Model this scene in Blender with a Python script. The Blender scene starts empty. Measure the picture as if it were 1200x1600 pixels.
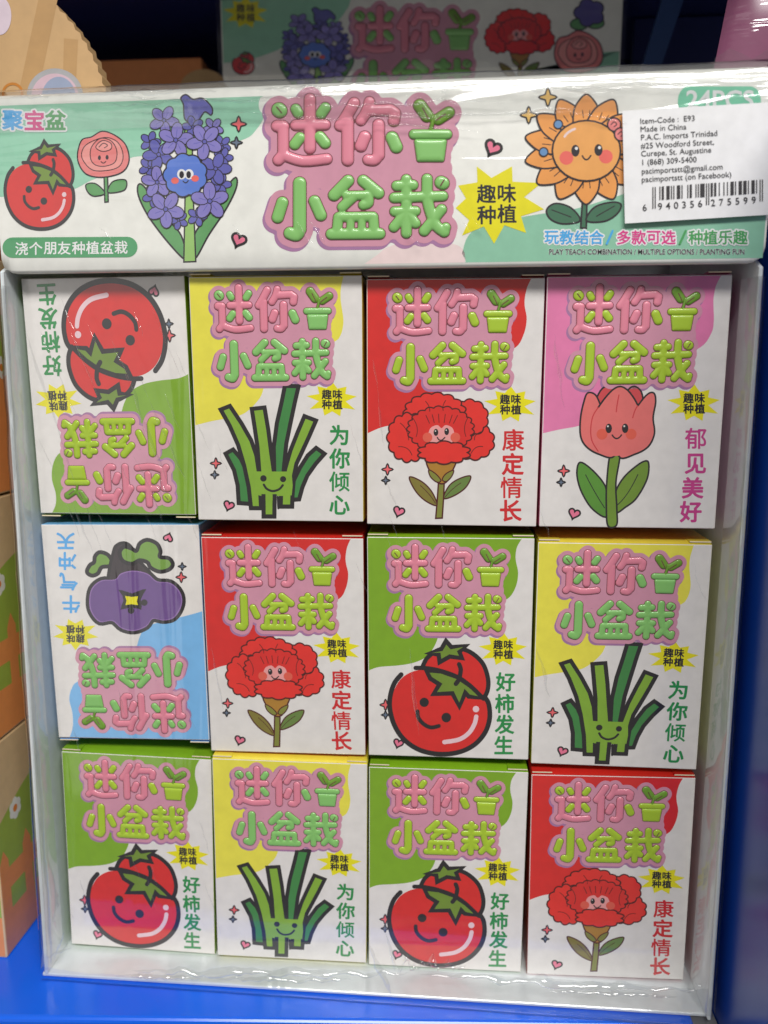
import bpy, bmesh, math, random
import numpy as np
from mathutils import Matrix, Vector
from mathutils.geometry import tessellate_polygon

random.seed(7)
SC = bpy.context.scene
COL = SC.collection
MM = 0.001

# ---------------------------------------------------------------- camera
CAM = np.array([22.7987, -225.5128, 81.2865])
AX, AY, AZ = 0.170855, 0.075369, 0.012606
FPX = 1202.0
def _rot(x, y, z):
    Rx = np.array([[1,0,0],[0,math.cos(x),-math.sin(x)],[0,math.sin(x),math.cos(x)]])
    Ry = np.array([[math.cos(y),0,math.sin(y)],[0,1,0],[-math.sin(y),0,math.cos(y)]])
    Rz = np.array([[math.cos(z),-math.sin(z),0],[math.sin(z),math.cos(z),0],[0,0,1]])
    return Rz @ Ry @ Rx
_B = np.array([[1,0,0],[0,0,-1],[0,1,0.]])
CR = _B.T @ _rot(AX, AY, AZ).T           # columns: right, down, forward in the world
cam = bpy.data.cameras.new('camera'); camo = bpy.data.objects.new('camera', cam); COL.objects.link(camo)
camo.matrix_world = Matrix([[CR[i,0], -CR[i,1], -CR[i,2], CAM[i]*MM] for i in range(3)] + [[0,0,0,1]])
cam.sensor_fit = 'AUTO'; cam.sensor_width = 36; cam.lens = FPX/1600*36
cam.clip_start = 0.01; cam.clip_end = 50
cam.dof.use_dof = True; cam.dof.focus_distance = 0.225; cam.dof.aperture_fstop = 9.5
SC.camera = camo

# ---------------------------------------------------------------- light
w = bpy.data.worlds.new('World'); SC.world = w; w.use_nodes = True
w.node_tree.nodes['Background'].inputs[0].default_value = (1.0, 0.97, 0.93, 1)
w.node_tree.nodes['Background'].inputs[1].default_value = 0.15
def area(name, loc, target, sx, sy, power, color):
    l = bpy.data.lights.new(name, 'AREA'); l.shape = 'RECTANGLE'; l.size = sx; l.size_y = sy
    l.energy = power; l.color = color
    o = bpy.data.objects.new(name, l); COL.objects.link(o); o.location = loc
    o.rotation_euler = (Vector(target)-Vector(loc)).to_track_quat('-Z', 'Y').to_euler()
    return o
area('ceiling_light', (0.25, -1.05, 1.12), (0, 0, 0), 1.1, 0.30, 23.0, (1.0, 0.975, 0.95))
area('aisle_side_light', (-0.88, -1.25, -0.1), (0, 0, 0), 0.75, 1.4, 1.7, (1.0, 0.98, 0.96))
SC.view_settings.view_transform = 'Standard'; SC.view_settings.look = 'None'
SC.view_settings.gamma = 1; SC.view_settings.use_curve_mapping = False; SC.view_settings.exposure = 0.12
SC.cycles.max_bounces = 8; SC.cycles.transparent_max_bounces = 16

# ---------------------------------------------------------------- helpers
def hit(px, py, ax, val):
    d = CR @ np.array([(px-600)/FPX, (py-800)/FPX, 1.0])
    return CAM + (val-CAM[ax])/d[ax]*d
def plane_uv(px, py, o, u, n):
    d = CR @ np.array([(px-600)/FPX, (py-800)/FPX, 1.0])
    P = CAM + ((np.array(o)-CAM) @ n)/(d @ n)*d
    return float((P-np.array(o)) @ u), float(P[2]-o[2])
def homography(src, dst):
    A, b = [], []
    for (x, y), (X, Y) in zip(src, dst):
        A.append([x,y,1,0,0,0,-X*x,-X*y]); b.append(X)
        A.append([0,0,0,x,y,1,-Y*x,-Y*y]); b.append(Y)
    h = np.append(np.linalg.solve(np.array(A, float), np.array(b, float)), 1).reshape(3,3)
    def f(p):
        q = h @ np.array([p[0], p[1], 1.0]); return (q[0]/q[2], q[1]/q[2])
    return f
def lin(c):
    c /= 255.0
    return c/12.92 if c <= 0.04045 else ((c+0.055)/1.055)**2.4
KEXP = 0.84
MATS = {}
def mat(name, rgb, rough=0.38, coat=0.0, spec=0.5, wave=False, paper=True, k=KEXP, metal=0.0):
    if name in MATS: return MATS[name]
    m = bpy.data.materials.new(name); m.use_nodes = True
    nt = m.node_tree; b = nt.nodes['Principled BSDF']
    base = [min(lin(c)/k, 0.86) for c in rgb]
    b.inputs['Roughness'].default_value = rough
    b.inputs['Specular IOR Level'].default_value = spec
    b.inputs['Metallic'].default_value = metal
    geo = nt.nodes.new('ShaderNodeNewGeometry')
    if paper:
        n = nt.nodes.new('ShaderNodeTexNoise'); n.inputs['Scale'].default_value = 260; n.inputs['Detail'].default_value = 5
        nt.links.new(geo.outputs['Position'], n.inputs['Vector'])
        r = nt.nodes.new('ShaderNodeMapRange'); r.inputs[1].default_value = 0.3; r.inputs[2].default_value = 0.7
        r.inputs[3].default_value = 0.95; r.inputs[4].default_value = 1.04
        nt.links.new(n.outputs['Fac'], r.inputs[0])
        mx = nt.nodes.new('ShaderNodeVectorMath'); mx.operation = 'SCALE'; mx.inputs[0].default_value = base
        nt.links.new(r.outputs[0], mx.inputs['Scale']); nt.links.new(mx.outputs[0], b.inputs['Base Color'])
    else:
        b.inputs['Base Color'].default_value = (*base, 1)
    if coat:
        b.inputs['Coat Weight'].default_value = coat
        b.inputs['Coat Roughness'].default_value = 0.07
        b.inputs['Coat IOR'].default_value = 1.72 if wave else 1.9
        mp = nt.nodes.new('ShaderNodeMapping')
        mp.inputs['Rotation'].default_value = (0, 0.04, 0) if wave else (0, 0.45, 0)
        mp.inputs['Scale'].default_value = (10, 10, 95) if wave else (75, 20, 7)
        nt.links.new(geo.outputs['Position'], mp.inputs['Vector'])
        n2 = nt.nodes.new('ShaderNodeTexNoise'); n2.inputs['Scale'].default_value = 1; n2.inputs['Detail'].default_value = 3
        n2.inputs['Distortion'].default_value = 0.8
        nt.links.new(mp.outputs[0], n2.inputs['Vector'])
        bp = nt.nodes.new('ShaderNodeBump')
        bp.inputs['Distance'].default_value = 0.0022 if wave else 0.0010
        sx = nt.nodes.new('ShaderNodeSeparateXYZ'); nt.links.new(geo.outputs['Position'], sx.inputs[0])
        mr = nt.nodes.new('ShaderNodeMapRange')      # the film is slack near the upper fold and on the left, taut elsewhere
        if wave: rg = (0.125, 0.155, 0.22, 1.0)
        else: rg = (-0.10, -0.02, 0.7, 0.2)
        for q, v in enumerate(rg): mr.inputs[q+1].default_value = v
        nt.links.new(sx.outputs['Z' if wave else 'X'], mr.inputs[0]); nt.links.new(mr.outputs[0], bp.inputs['Strength'])
        nt.links.new(n2.outputs['Fac'], bp.inputs['Height']); nt.links.new(bp.outputs[0], b.inputs['Coat Normal'])
    MATS[name] = m
    return m
def film_mat():
    m = bpy.data.materials.new('clear_film'); m.use_nodes = True; nt = m.node_tree
    for n in list(nt.nodes):
        if n.type == 'BSDF_PRINCIPLED': nt.nodes.remove(n)
    out = nt.nodes['Material Output']
    tr = nt.nodes.new('ShaderNodeBsdfTransparent'); tr.inputs[0].default_value = (0.96, 0.965, 0.965, 1)
    gl = nt.nodes.new('ShaderNodeBsdfGlossy'); gl.inputs['Roughness'].default_value = 0.09
    gl.inputs['Color'].default_value = (1, 1, 1, 1)
    lw = nt.nodes.new('ShaderNodeLayerWeight'); lw.inputs[0].default_value = 0.5
    pw = nt.nodes.new('ShaderNodeMath'); pw.operation = 'POWER'; pw.inputs[1].default_value = 4.0
    nt.links.new(lw.outputs['Facing'], pw.inputs[0])
    fr = nt.nodes.new('ShaderNodeMapRange'); fr.inputs[3].default_value = 0.14; fr.inputs[4].default_value = 0.85
    nt.links.new(pw.outputs[0], fr.inputs[0])
    geo = nt.nodes.new('ShaderNodeNewGeometry')
    nz = nt.nodes.new('ShaderNodeTexNoise'); nz.inputs['Scale'].default_value = 75; nz.inputs['Detail'].default_value = 3
    nt.links.new(geo.outputs['Position'], nz.inputs['Vector'])
    bp = nt.nodes.new('ShaderNodeBump'); bp.inputs['Strength'].default_value = 0.6; bp.inputs['Distance'].default_value = 0.0005
    nt.links.new(nz.outputs['Fac'], bp.inputs['Height'])
    nt.links.new(bp.outputs[0], gl.inputs['Normal'])
    mx = nt.nodes.new('ShaderNodeMixShader')
    nt.links.new(fr.outputs[0], mx.inputs[0]); nt.links.new(tr.outputs[0], mx.inputs[1]); nt.links.new(gl.outputs[0], mx.inputs[2])
    nt.links.new(mx.outputs[0], out.inputs['Surface'])
    return m
FILM = film_mat()

def thing(name, label, cat, loc=(0,0,0), rot=(0,0,0), group=None):
    o = bpy.data.objects.new(name, None); COL.objects.link(o); o.empty_display_size = 0.02
    o.location = loc; o.rotation_euler = rot
    o['label'] = label; o['category'] = cat
    if group: o['group'] = group
    return o
def mesh_obj(name, verts, faces, mats, idx=None, parent=None, smooth=None):
    me = bpy.data.meshes.new(name); me.from_pydata([tuple(v) for v in verts], [], [tuple(f) for f in faces])
    for m in mats: me.materials.append(m)
    if idx is not None: me.polygons.foreach_set('material_index', idx)
    if smooth is not None:
        me.polygons.foreach_set('use_smooth', smooth if isinstance(smooth, list) else [smooth]*len(me.polygons))
    me.update()
    o = bpy.data.objects.new(name, me); COL.objects.link(o)
    if parent: o.parent = parent
    return o
def box_obj(name, x0, x1, y0, y1, z0, z1, m, parent=None, bevel=0.4, jitter=None):
    bm = bmesh.new()
    V = [bm.verts.new((x*MM, y*MM, z*MM)) for z in (z0,z1) for y in (y0,y1) for x in (x0,x1)]
    if jitter:
        for i, d in jitter.items(): V[i].co += Vector(d)*MM
    for f in ((0,2,3,1),(4,5,7,6),(0,1,5,4),(2,6,7,3),(0,4,6,2),(1,3,7,5)): bm.faces.new([V[i] for i in f])
    if bevel: bmesh.ops.bevel(bm, geom=list(bm.edges), offset=bevel*MM, segments=2, affect='EDGES', profile=0.5)
    me = bpy.data.meshes.new(name); bm.to_mesh(me); bm.free(); me.materials.append(m)
    o = bpy.data.objects.new(name, me); COL.objects.link(o)
    if parent: o.parent = parent
    return o

# ---- 2D shapes
def spline(pts, closed=True, n=6):
    P = [np.array(p, float) for p in pts]; N = len(P); out = []
    rng = range(N) if closed else range(N-1)
    for i in rng:
        if closed: p0, p1, p2, p3 = P[(i-1)%N], P[i], P[(i+1)%N], P[(i+2)%N]
        else: p0, p1, p2, p3 = P[max(i-1,0)], P[i], P[i+1], P[min(i+2,N-1)]
        for k in range(n):
            t = k/n
            out.append(tuple(0.5*((2*p1)+(-p0+p2)*t+(2*p0-5*p1+4*p2-p3)*t*t+(-p0+3*p1-3*p2+p3)*t**3)))
    if not closed: out.append(tuple(P[-1]))
    return out
def ell(cx, cy, rx, ry=None, rot=0, n=28, a0=0, a1=360):
    ry = rx if ry is None else ry; out = []
    for k in range(n):
        a = math.radians(a0+(a1-a0)*k/(n if a1-a0 >= 360 else n-1)); x, y = rx*math.cos(a), ry*math.sin(a)
        c, s = math.cos(math.radians(rot)), math.sin(math.radians(rot))
        out.append((cx+x*c-y*s, cy+x*s+y*c))
    return out
def scallop(cx, cy, rx, ry, k, amp=0.09, rot=0, ph=0.0):
    out = []
    N = k*8
    for i in range(N):
        a = 2*math.pi*i/N
        r = 1-amp+amp*2*abs(math.sin(k*a/2+ph))
        x, y = rx*r*math.cos(a), ry*r*math.sin(a); c, s = math.cos(math.radians(rot)), math.sin(math.radians(rot))
        out.append((cx+x*c-y*s, cy+x*s+y*c))
    return out
def burst(cx, cy, rx, ry, n=9, inner=0.62, rot=-90):
    out = []
    for i in range(2*n):
        a = math.radians(rot+180.0*i/n); r = (1 if i%2 == 0 else inner)*(1+0.08*math.sin(i*2.3))
        out.append((cx+rx*r*math.cos(a), cy+ry*r*math.sin(a)))
    return out
def sparkle(cx, cy, r):
    out = []
    for i in range(4):
        a = math.pi/2*i-math.pi/2
        for k, rr in ((-0.16, 0.86), (0, 1.0), (0.16, 0.86)): out.append((cx+rr*r*math.cos(a+k), cy+rr*r*math.sin(a+k)))
        out.append((cx+0.42*r*math.cos(a+math.pi/4), cy+0.42*r*math.sin(a+math.pi/4)))
    return out
def heart(cx, cy, r, rot=18):
    out = []
    for k in range(26):
        t = 2*math.pi*k/26
        x = 16*math.sin(t)**3; y = -(13*math.cos(t)-5*math.cos(2*t)-2*math.cos(3*t)-math.cos(4*t))
        c, s = math.cos(math.radians(rot)), math.sin(math.radians(rot))
        out.append((cx+(x*c-y*s)*r/16, cy+(x*s+y*c)*r/16))
    return out
def ribbon(pts, wd, closed):
    """left and right borders of a stroke with mitred joins"""
    P = [np.array(p, float) for p in pts]
    Q = [P[0]]
    for p in P[1:]:
        if np.linalg.norm(p-Q[-1]) > 1e-3: Q.append(p)
    if closed and np.linalg.norm(Q[0]-Q[-1]) < 1e-3: Q.pop()
    P = Q; N = len(P); L, R = [], []
    for i in range(N):
        a = P[i]-P[i-1] if (closed or i > 0) else P[1]-P[0]
        b = P[(i+1)%N]-P[i] if (closed or i < N-1) else P[-1]-P[-2]
        a = a/np.linalg.norm(a); b = b/np.linalg.norm(b)
        na, nb = np.array([-a[1], a[0]]), np.array([-b[1], b[0]])
        m = na+nb; l = np.linalg.norm(m)
        m = nb if l < 0.2 else m/l
        k = 1/max(m @ nb, 0.55)
        L.append(P[i]+m*k*wd/2); R.append(P[i]-m*k*wd/2)
    return P, L, R

# ---- text outlines from Blender's own font
_TXT = {}
def text_tris(body, bold=0.0, align='CENTER'):
    key = (body, bold, align)
    if key in _TXT: return _TXT[key]
    c = bpy.data.curves.new('lettering', 'FONT'); c.body = body; c.resolution_u = 3; c.offset = bold
    c.align_x = align
    o = bpy.data.objects.new('lettering', c); COL.objects.link(o)
    dg = bpy.context.evaluated_depsgraph_get(); dg.update()
    me = o.evaluated_get(dg).to_mesh(); me.calc_loop_triangles()
    V = np.array([v.co[:2] for v in me.vertices]); T = [tuple(t.vertices) for t in me.loop_triangles]
    cnt = {}
    for t in T:
        for a, b in ((t[0],t[1]),(t[1],t[2]),(t[2],t[0])):
            k = (min(a,b), max(a,b)); cnt[k] = cnt.get(k, 0)+1
    E = [k for k, n in cnt.items() if n == 1]
    o.evaluated_get(dg).to_mesh_clear()
    bpy.data.objects.remove(o); bpy.data.curves.remove(c)
    _TXT[key] = (V, T, E)
    return _TXT[key]
def poly_sdf(V, E):
    A = V[[e[0] for e in E]]; B = V[[e[1] for e in E]]
    def f(X, Y):
        P = np.stack([X.ravel(), Y.ravel()], 1); d = np.full(len(P), 1e9); ins = np.zeros(len(P), bool)
        for a, b in zip(A, B):
            ab = b-a; t = np.clip(((P-a) @ ab)/max(ab @ ab, 1e-12), 0, 1)
            d = np.minimum(d, np.linalg.norm(P-a-t[:,None]*ab, axis=1))
            if a[1] != b[1]:
                c = (a[1] > P[:,1]) != (b[1] > P[:,1])
                ins ^= c & (P[:,0] < (b[0]-a[0])*(P[:,1]-a[1])/(b[1]-a[1])+a[0])
        return np.where(ins, -d, d).reshape(X.shape)
    return f
def march(sdf, x0, x1, y0, y1, step):
    """the region sdf < 0 as a mesh of grid cells cut at its border: points, faces and each point's depth inside"""
    xs = np.arange(x0, x1+step, step); ys = np.arange(y0, y1+step, step)
    X, Y = np.meshgrid(xs, ys); D = sdf(X, Y)
    V, F, H, ids = [], [], [], {}
    def node(i, j):
        k = (i, j)
        if k not in ids: ids[k] = len(V); V.append((X[j,i], Y[j,i])); H.append(-D[j,i])
        return ids[k]
    def cut(i, j, k, l):
        key = (min((i,j),(k,l)), max((i,j),(k,l)))
        if key not in ids:
            (a, b), (c, d) = key; t = D[b,a]/(D[b,a]-D[d,c]); ids[key] = len(V)
            V.append((X[b,a]+t*(X[d,c]-X[b,a]), Y[b,a]+t*(Y[d,c]-Y[b,a]))); H.append(0.0)
        return ids[key]
    I = D < 0
    any_ = I[:-1,:-1] | I[1:,:-1] | I[:-1,1:] | I[1:,1:]
    for j, i in zip(*np.nonzero(any_)):
        c = ((i,j),(i+1,j),(i+1,j+1),(i,j+1)); f = []
        for q in range(4):
            a, b = c[q], c[(q+1)%4]
            ia, ib = I[a[1],a[0]], I[b[1],b[0]]
            if ia: f.append(node(*a))
            if ia != ib: f.append(cut(*a, *b))
        if len(f) > 2: F.append(f)
    return V, F, H
_GLY = {}
def glyph(ch, fat):
    k = (ch, fat)
    if k not in _GLY:
        V, T, E = text_tris(ch); c = (V.min(0)+V.max(0))/2; s = poly_sdf(V-c, E); h = (V.max(0)-V.min(0))/2
        _GLY[k] = march(lambda X, Y: s(X, Y)-fat, -h[0]-fat-.03, h[0]+fat+.03, -h[1]-fat-.03, h[1]+fat+.03, 0.024)
    return _GLY[k]

class Print:
    """flat inks laid one above the other on a face; points come in through self.m (picture to millimetres on the face)"""
    def __init__(self, m, z0=0.03, dz=0.004):
        self.m, self.z, self.dz = m, z0, dz
        self.V, self.F, self.I, self.S, self.mats = [], [], [], [], []
    def mi(self, m):
        if m not in self.mats: self.mats.append(m)
        return self.mats.index(m)
    def put(self, pts, faces, m, zs=None, smooth=False):
        b = len(self.V); k = self.mi(m)
        P = [self.m(p) for p in pts]
        if zs is None: zs = [self.z]*len(P)
        self.V += [(p[0]*MM, -z*MM, p[1]*MM) for p, z in zip(P, zs)]
        for f in faces:
            q = [P[i] for i in f[:]]; ar = sum(q[i-1][0]*q[i][1]-q[i][0]*q[i-1][1] for i in range(len(q)))
            g = [b+i for i in f]
            self.F.append(g if ar > 0 else g[::-1]); self.I.append(k); self.S.append(smooth)
    def up(self): self.z += self.dz
    def fill(self, pts, m):
        T = tessellate_polygon([[Vector((p[0], p[1], 0)) for p in pts]])
        self.put(pts, T, m); self.up()
    def stroke(self, pts, wd, m, closed=False):
        P, L, R = ribbon(pts, wd, closed); N = len(P)
        pts2 = [tuple(p) for p in L]+[tuple(p) for p in R]
        F = [(i, (i+1)%N, N+(i+1)%N, N+i) for i in range(N if closed else N-1)]
        self.put(pts2, F, m)
        if not closed:
            for c, o in ((P[0], P[1]), (P[-1], P[-2])):
                a0 = math.degrees(math.atan2(c[1]-o[1], c[0]-o[0]))
                cap = ell(c[0], c[1], wd/2, wd/2, 0, 9, a0-90, a0+90)
                self.put(cap, [tuple(range(9))], m)
        self.up()
    def shape(self, pts, m, line=None, wd=8, smooth=True, n=6):
        q = spline(pts, True, n) if smooth else list(pts)
        self.fill(q, m)
        if line: self.stroke(q, wd, line, True)
    def line(self, pts, wd, m, n=6):
        if len(pts) == 3:
            a, c, b = (np.array(p, float) for p in pts); c = 2*c-(a+b)/2
            self.stroke([tuple(a*(1-t)**2+2*c*t*(1-t)+b*t*t) for t in np.linspace(0, 1, 11)], wd, m)
        else: self.stroke(spline(pts, False, n), wd, m)
    def text(self, body, cx, cy, size, m, bold=0.0, rot=0, align='CENTER', sx=1.0):
        V, T, E = text_tris(body, bold, align)
        if not len(V): return
        c, s = math.cos(math.radians(rot)), math.sin(math.radians(rot))
        mid = 0.38 if ord(body[0]) > 0x2e00 else 0.36
        pts = [(cx+size*(sx*x*c+(y-mid)*s), cy+size*(sx*x*s-(y-mid)*c)) for x, y in V]
        self.put(pts, T, m); self.up()
    def char(self, ch, cx, cy, size, m, fat=0.03, rot=0):
        V, F, H = glyph(ch, fat); c, s = math.cos(math.radians(rot)), math.sin(math.radians(rot))
        self.put([(cx+size*(x*c+y*s), cy+size*(x*s-y*c)) for x, y in V], F, m); self.up()
    def obj(self, name, parent):
        return mesh_obj(name, self.V, self.F, self.mats, self.I, parent, self.S)

# ---------------------------------------------------------------- inks
def ink(name, rgb): return mat('ink_'+name, rgb, rough=0.38, coat=0.95)
WHITE = mat('coated_card', (216,212,208), rough=0.38, coat=0.95)
BLACK = ink('black', (34,30,32)); RED = ink('red', (204,36,32)); GREEN = ink('green', (118,160,26)); YELLOW = ink('yellow', (236,212,70))
PINK = ink('pink', (216,118,162)); BLUE = ink('blue', (112,172,220)); BURST = ink('burst', (246,212,4))
OLIVE = ink('olive', (106,134,42)); SHINE = ink('shine', (238,190,196)); HEART = ink('heart', (222,112,140))
GREY = ink('grey', (96,110,130)); CORAL = ink('coral', (222,96,100)); TXTGREEN = ink('slogan_green', (32,132,66))
TXTRED = ink('slogan_red', (196,34,38)); TXTPINK = ink('slogan_pink', (190,62,128)); TXTBLUE = ink('slogan_blue', (78,160,224))
LEAF_L = ink('leek_light', (124,164,48)); LEAF_D = ink('leek_dark', (58,126,62))
PETAL = ink('petal', (216,44,36)); PETAL_D = ink('petal_inner', (206,38,33)); PETAL_LINE = ink('petal_line', (74,18,16)); FACE = ink('face', (230,150,148)); CHEEK = ink('cheek', (212,88,70))
CALYX = ink('calyx', (164,118,40)); STEMO = ink('stem_olive', (122,126,50)); LEAFB = ink('leaf_brown', (122,112,46)); LEAFG = ink('leaf_green', (98,124,58))
TULIP = ink('tulip', (216,108,104)); TULIP_D = ink('tulip_back', (198,68,72)); TULIP_L = ink('tulip_line', (190,50,55)); TLEAF = ink('tulip_leaf', (84,138,48)); TSTEM = ink('tulip_stem', (106,138,44))
PURPLE = ink('purple', (102,70,132)); PURPLE_L = ink('purple_rim', (140,105,165)); EGGSTEM = ink('stem_dark', (52,42,46)); EGGLEAF = ink('egg_leaf', (112,152,62))
T_PAD = ink('title_pad', (198,138,158)); T_EDGE = ink('title_edge', (158,112,152)); T_PINK = mat('ink_title_pink', (208,124,142), rough=0.42, coat=0.2, paper=False)
T_LIME = mat('ink_title_lime', (156,184,48), rough=0.42, coat=0.2, paper=False); T_MINT = mat('ink_title_mint', (124,180,100), rough=0.42, coat=0.2, paper=False); T_LINE = ink('title_line', (104,48,54))
T_LEAF = mat('ink_title_leaf', (104,146,46), rough=0.42, coat=0.2, paper=False); CREAM = mat('cut_board', (222,206,176), rough=0.8)

# ---------------------------------------------------------------- the puffy title
def cap_sdf(paths):
    def f(X, Y):
        d = np.full(X.shape, 1e9)
        for pts, r in paths:
            for a, b in zip(pts[:-1], pts[1:]):
                ax, ay = a; bx, by = b; l2 = max((bx-ax)**2+(by-ay)**2, 1e-9)
                t = np.clip(((X-ax)*(bx-ax)+(Y-ay)*(by-ay))/l2, 0, 1)
                d = np.minimum(d, np.hypot(X-ax-t*(bx-ax), Y-ay-t*(by-ay))-r)
        return d
    return f
def st(r, *pts): return (spline(pts, False, 4) if len(pts) > 2 else list(pts), r)
MI_PINK = [st(27,(160,232),(188,233)), ([(188,233),(188,368)],25), st(25,(188,365),(165,392)), st(25,(190,368),(280,396),(392,386)),
      ([(313,105),(313,336)],26), ([(247,228),(384,226)],25),
      ([(520,124),(482,190),(455,230)],26), ([(490,205),(490,392)],27),
      st(24,(592,118),(578,165),(552,206)), ([(592,160),(690,156),(712,172),(706,208)],26), ([(635,226),(635,368)],27), st(25,(634,368),(615,392),(586,390)),
      ([(570,282),(552,326)],27)]
MI_GREEN = [([(168,156),(172,160)],34), ([(247,152),(258,172)],24), ([(385,146),(366,174)],25), ([(266,286),(242,318)],25), ([(360,282),(384,312)],26), ([(698,286),(718,330)],29)]
POT_RIM = [([(800,271),(956,271)],23)]
POT_BODY = [([(824,322),(928,322)],24), ([(836,376),(918,376)],24)]
_pot = np.array([(812,304),(944,304),(932,390),(824,390)], float)
POT_LEAF = [([(828,136),(862,184)],30), ([(964,168),(914,200)],27)]
POT_STEM = [st(9,(878,252),(886,222),(892,186))]
XIAO = [([(265,500),(265,716)],30), st(29,(265,716),(250,742),(220,734)), ([(184,590),(162,660)],27), ([(335,584),(364,650)],27)]
PEN = [([(492,488),(426,556)],27), ([(563,488),(634,546)],27), ([(486,558),(586,556)],22), st(22,(586,556),(588,592),(562,602)), ([(514,566),(464,612)],23),
       ([(448,658),(608,656)],23), ([(446,660),(440,720)],23), ([(610,658),(614,720)],23), ([(504,672),(502,728)],18), ([(556,672),(556,728)],18), ([(414,738),(640,736)],26)]
ZAI = [([(720,512),(796,508)],24), ([(765,482),(765,566)],24), ([(708,568),(936,560)],24), st(25,(862,480),(866,590),(900,690),(942,728)), ([(942,728),(950,706)],22),
       ([(930,622),(848,724)],24), ([(710,632),(808,630)],23), ([(765,592),(765,734)],24), ([(754,648),(706,706)],23), ([(778,648),(808,688)],23)]
ZAI_LEAF = [([(928,496),(936,500)],30)]
GLYPHS = [(MI_PINK,'p'),(MI_GREEN,'g'),(POT_RIM,'g'),(POT_BODY,'g'),(POT_LEAF,'l'),(POT_STEM,'l'),(XIAO,'g'),(PEN,'g'),(ZAI,'g'),(ZAI_LEAF,'g')]
ALLP = sum((g for g, c in GLYPHS), [])
_all = cap_sdf(ALLP)
_core = cap_sdf([([(300,400),(920,430)],60), ([(300,470),(900,520)],50), ([(330,620),(900,640)],55), ([(230,250),(900,250)],70)])
_padf = lambda X, Y: np.minimum(_all(X, Y)-33, _core(X, Y))
TITLE = []        # (points, faces, heights in title px, ink key)
TITLE.append((*march(lambda X, Y: _padf(X+9, Y-13)-3, 60, 1060, 40, 840, 9), 'edge', 0.0))
TITLE.append((*march(_padf, 60, 1060, 40, 840, 9), 'pad', 0.0))
for g, c in GLYPHS:
    s = cap_sdf(g)
    if g is POT_BODY: pf = poly_sdf(_pot, [(0,1),(1,2),(2,3),(3,0)]); s = lambda X, Y: pf(X, Y)-10
    xs = [p[0] for q, r in g for p in q]; ys = [p[1] for q, r in g for p in q]
    bb = (min(xs)-42, max(xs)+42, min(ys)-42, max(ys)+42)
    TITLE.append((*march(lambda X, Y: s(X, Y)-3.5, *bb, 6), 'line', 0.0))
    TITLE.append((*march(s, *bb, 5), c, 1.0))
def title(mp, parent, green, relief):
    P = Print(mp, 0.05, 0.02)
    key = {'edge':T_EDGE,'pad':T_PAD,'line':T_LINE,'p':T_PINK,'g':green,'l':T_LEAF}
    top = 0
    for V, F, H, k, puff in TITLE:
        if k == 'line': z = 0.10+0.004*(len(P.F)%7)
        else: z = {'edge':0.04,'pad':0.07}.get(k, 0.13)
        P.z = z
        zs = [z+puff*relief*math.sqrt(max(0, 1-(1-min(h/25.0, 1))**2)) for h in H] if puff else None
        P.put(V, F, key[k], zs, bool(puff))
    P.z = 0.16+relief
    for pts in ([(842,150),(868,200)], [(948,178),(905,208)], [(926,512),(942,486)], [(160,146),(182,172)]):
        P.line(pts, 6, T_LINE, 3)
    return P.obj('title_lettering', parent)

# ---------------------------------------------------------------- the pictures
def pic_tomato(P):
    small = [(400,970),(430,905),(500,862),(620,850),(700,875),(770,935),(806,1010),(814,1090),(795,1165),(700,1085),(620,1030),(520,995),(430,975)]
    P.fill(spline(small, True, 4), RED)
    big = [(410,985),(330,1000),(262,1048),(218,1130),(208,1220),(225,1310),(280,1400),(370,1470),(480,1505),(600,1502),(700,1465),(780,1390),(820,1290),(815,1190),(785,1135),(700,1085),(620,1030),(520,995)]
    P.fill(spline(big, True, 4), RED)
    P.line([(402,966),(430,912),(490,866),(560,848),(640,852),(715,884),(780,950),(810,1040),(808,1110),(785,1162)], 28, BLACK)
    P.shape([(425,988),(520,995),(620,1030),(700,1085),(775,1162),(690,1152),(668,1128),(632,1215),(588,1132),(470,1137),(507,1076),(450,1040)], OLIVE, BLACK, 28, False)
    P.shape([(548,804),(582,843),(678,832),(632,872),(648,912),(572,902),(508,938),(502,890),(434,882),(518,856)], OLIVE, BLACK, 27, False)
    P.line([(268,1015),(225,1070),(200,1150),(198,1230),(225,1330),(285,1420),(380,1485),(500,1512),(620,1502),(720,1457),(790,1380),(820,1290),(815,1200),(788,1152)], 30, BLACK)
    P.line([(358,973),(430,975),(520,993),(620,1030),(700,1085),(782,1165)], 27, BLACK)
    P.line([(630,950),(640,985),(630,1040),(610,1072)], 28, BLACK)
    P.fill(ell(412,1188,29), BLACK); P.fill(ell(550,1283,30), BLACK)
    P.line([(370,1245),(376,1285),(410,1325),(455,1345),(503,1336)], 25, BLACK)
    P.fill(ell(735,1230,20), SHINE); P.line([(737,1277),(725,1325),(690,1380),(630,1420),(538,1437)], 27, SHINE)
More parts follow.
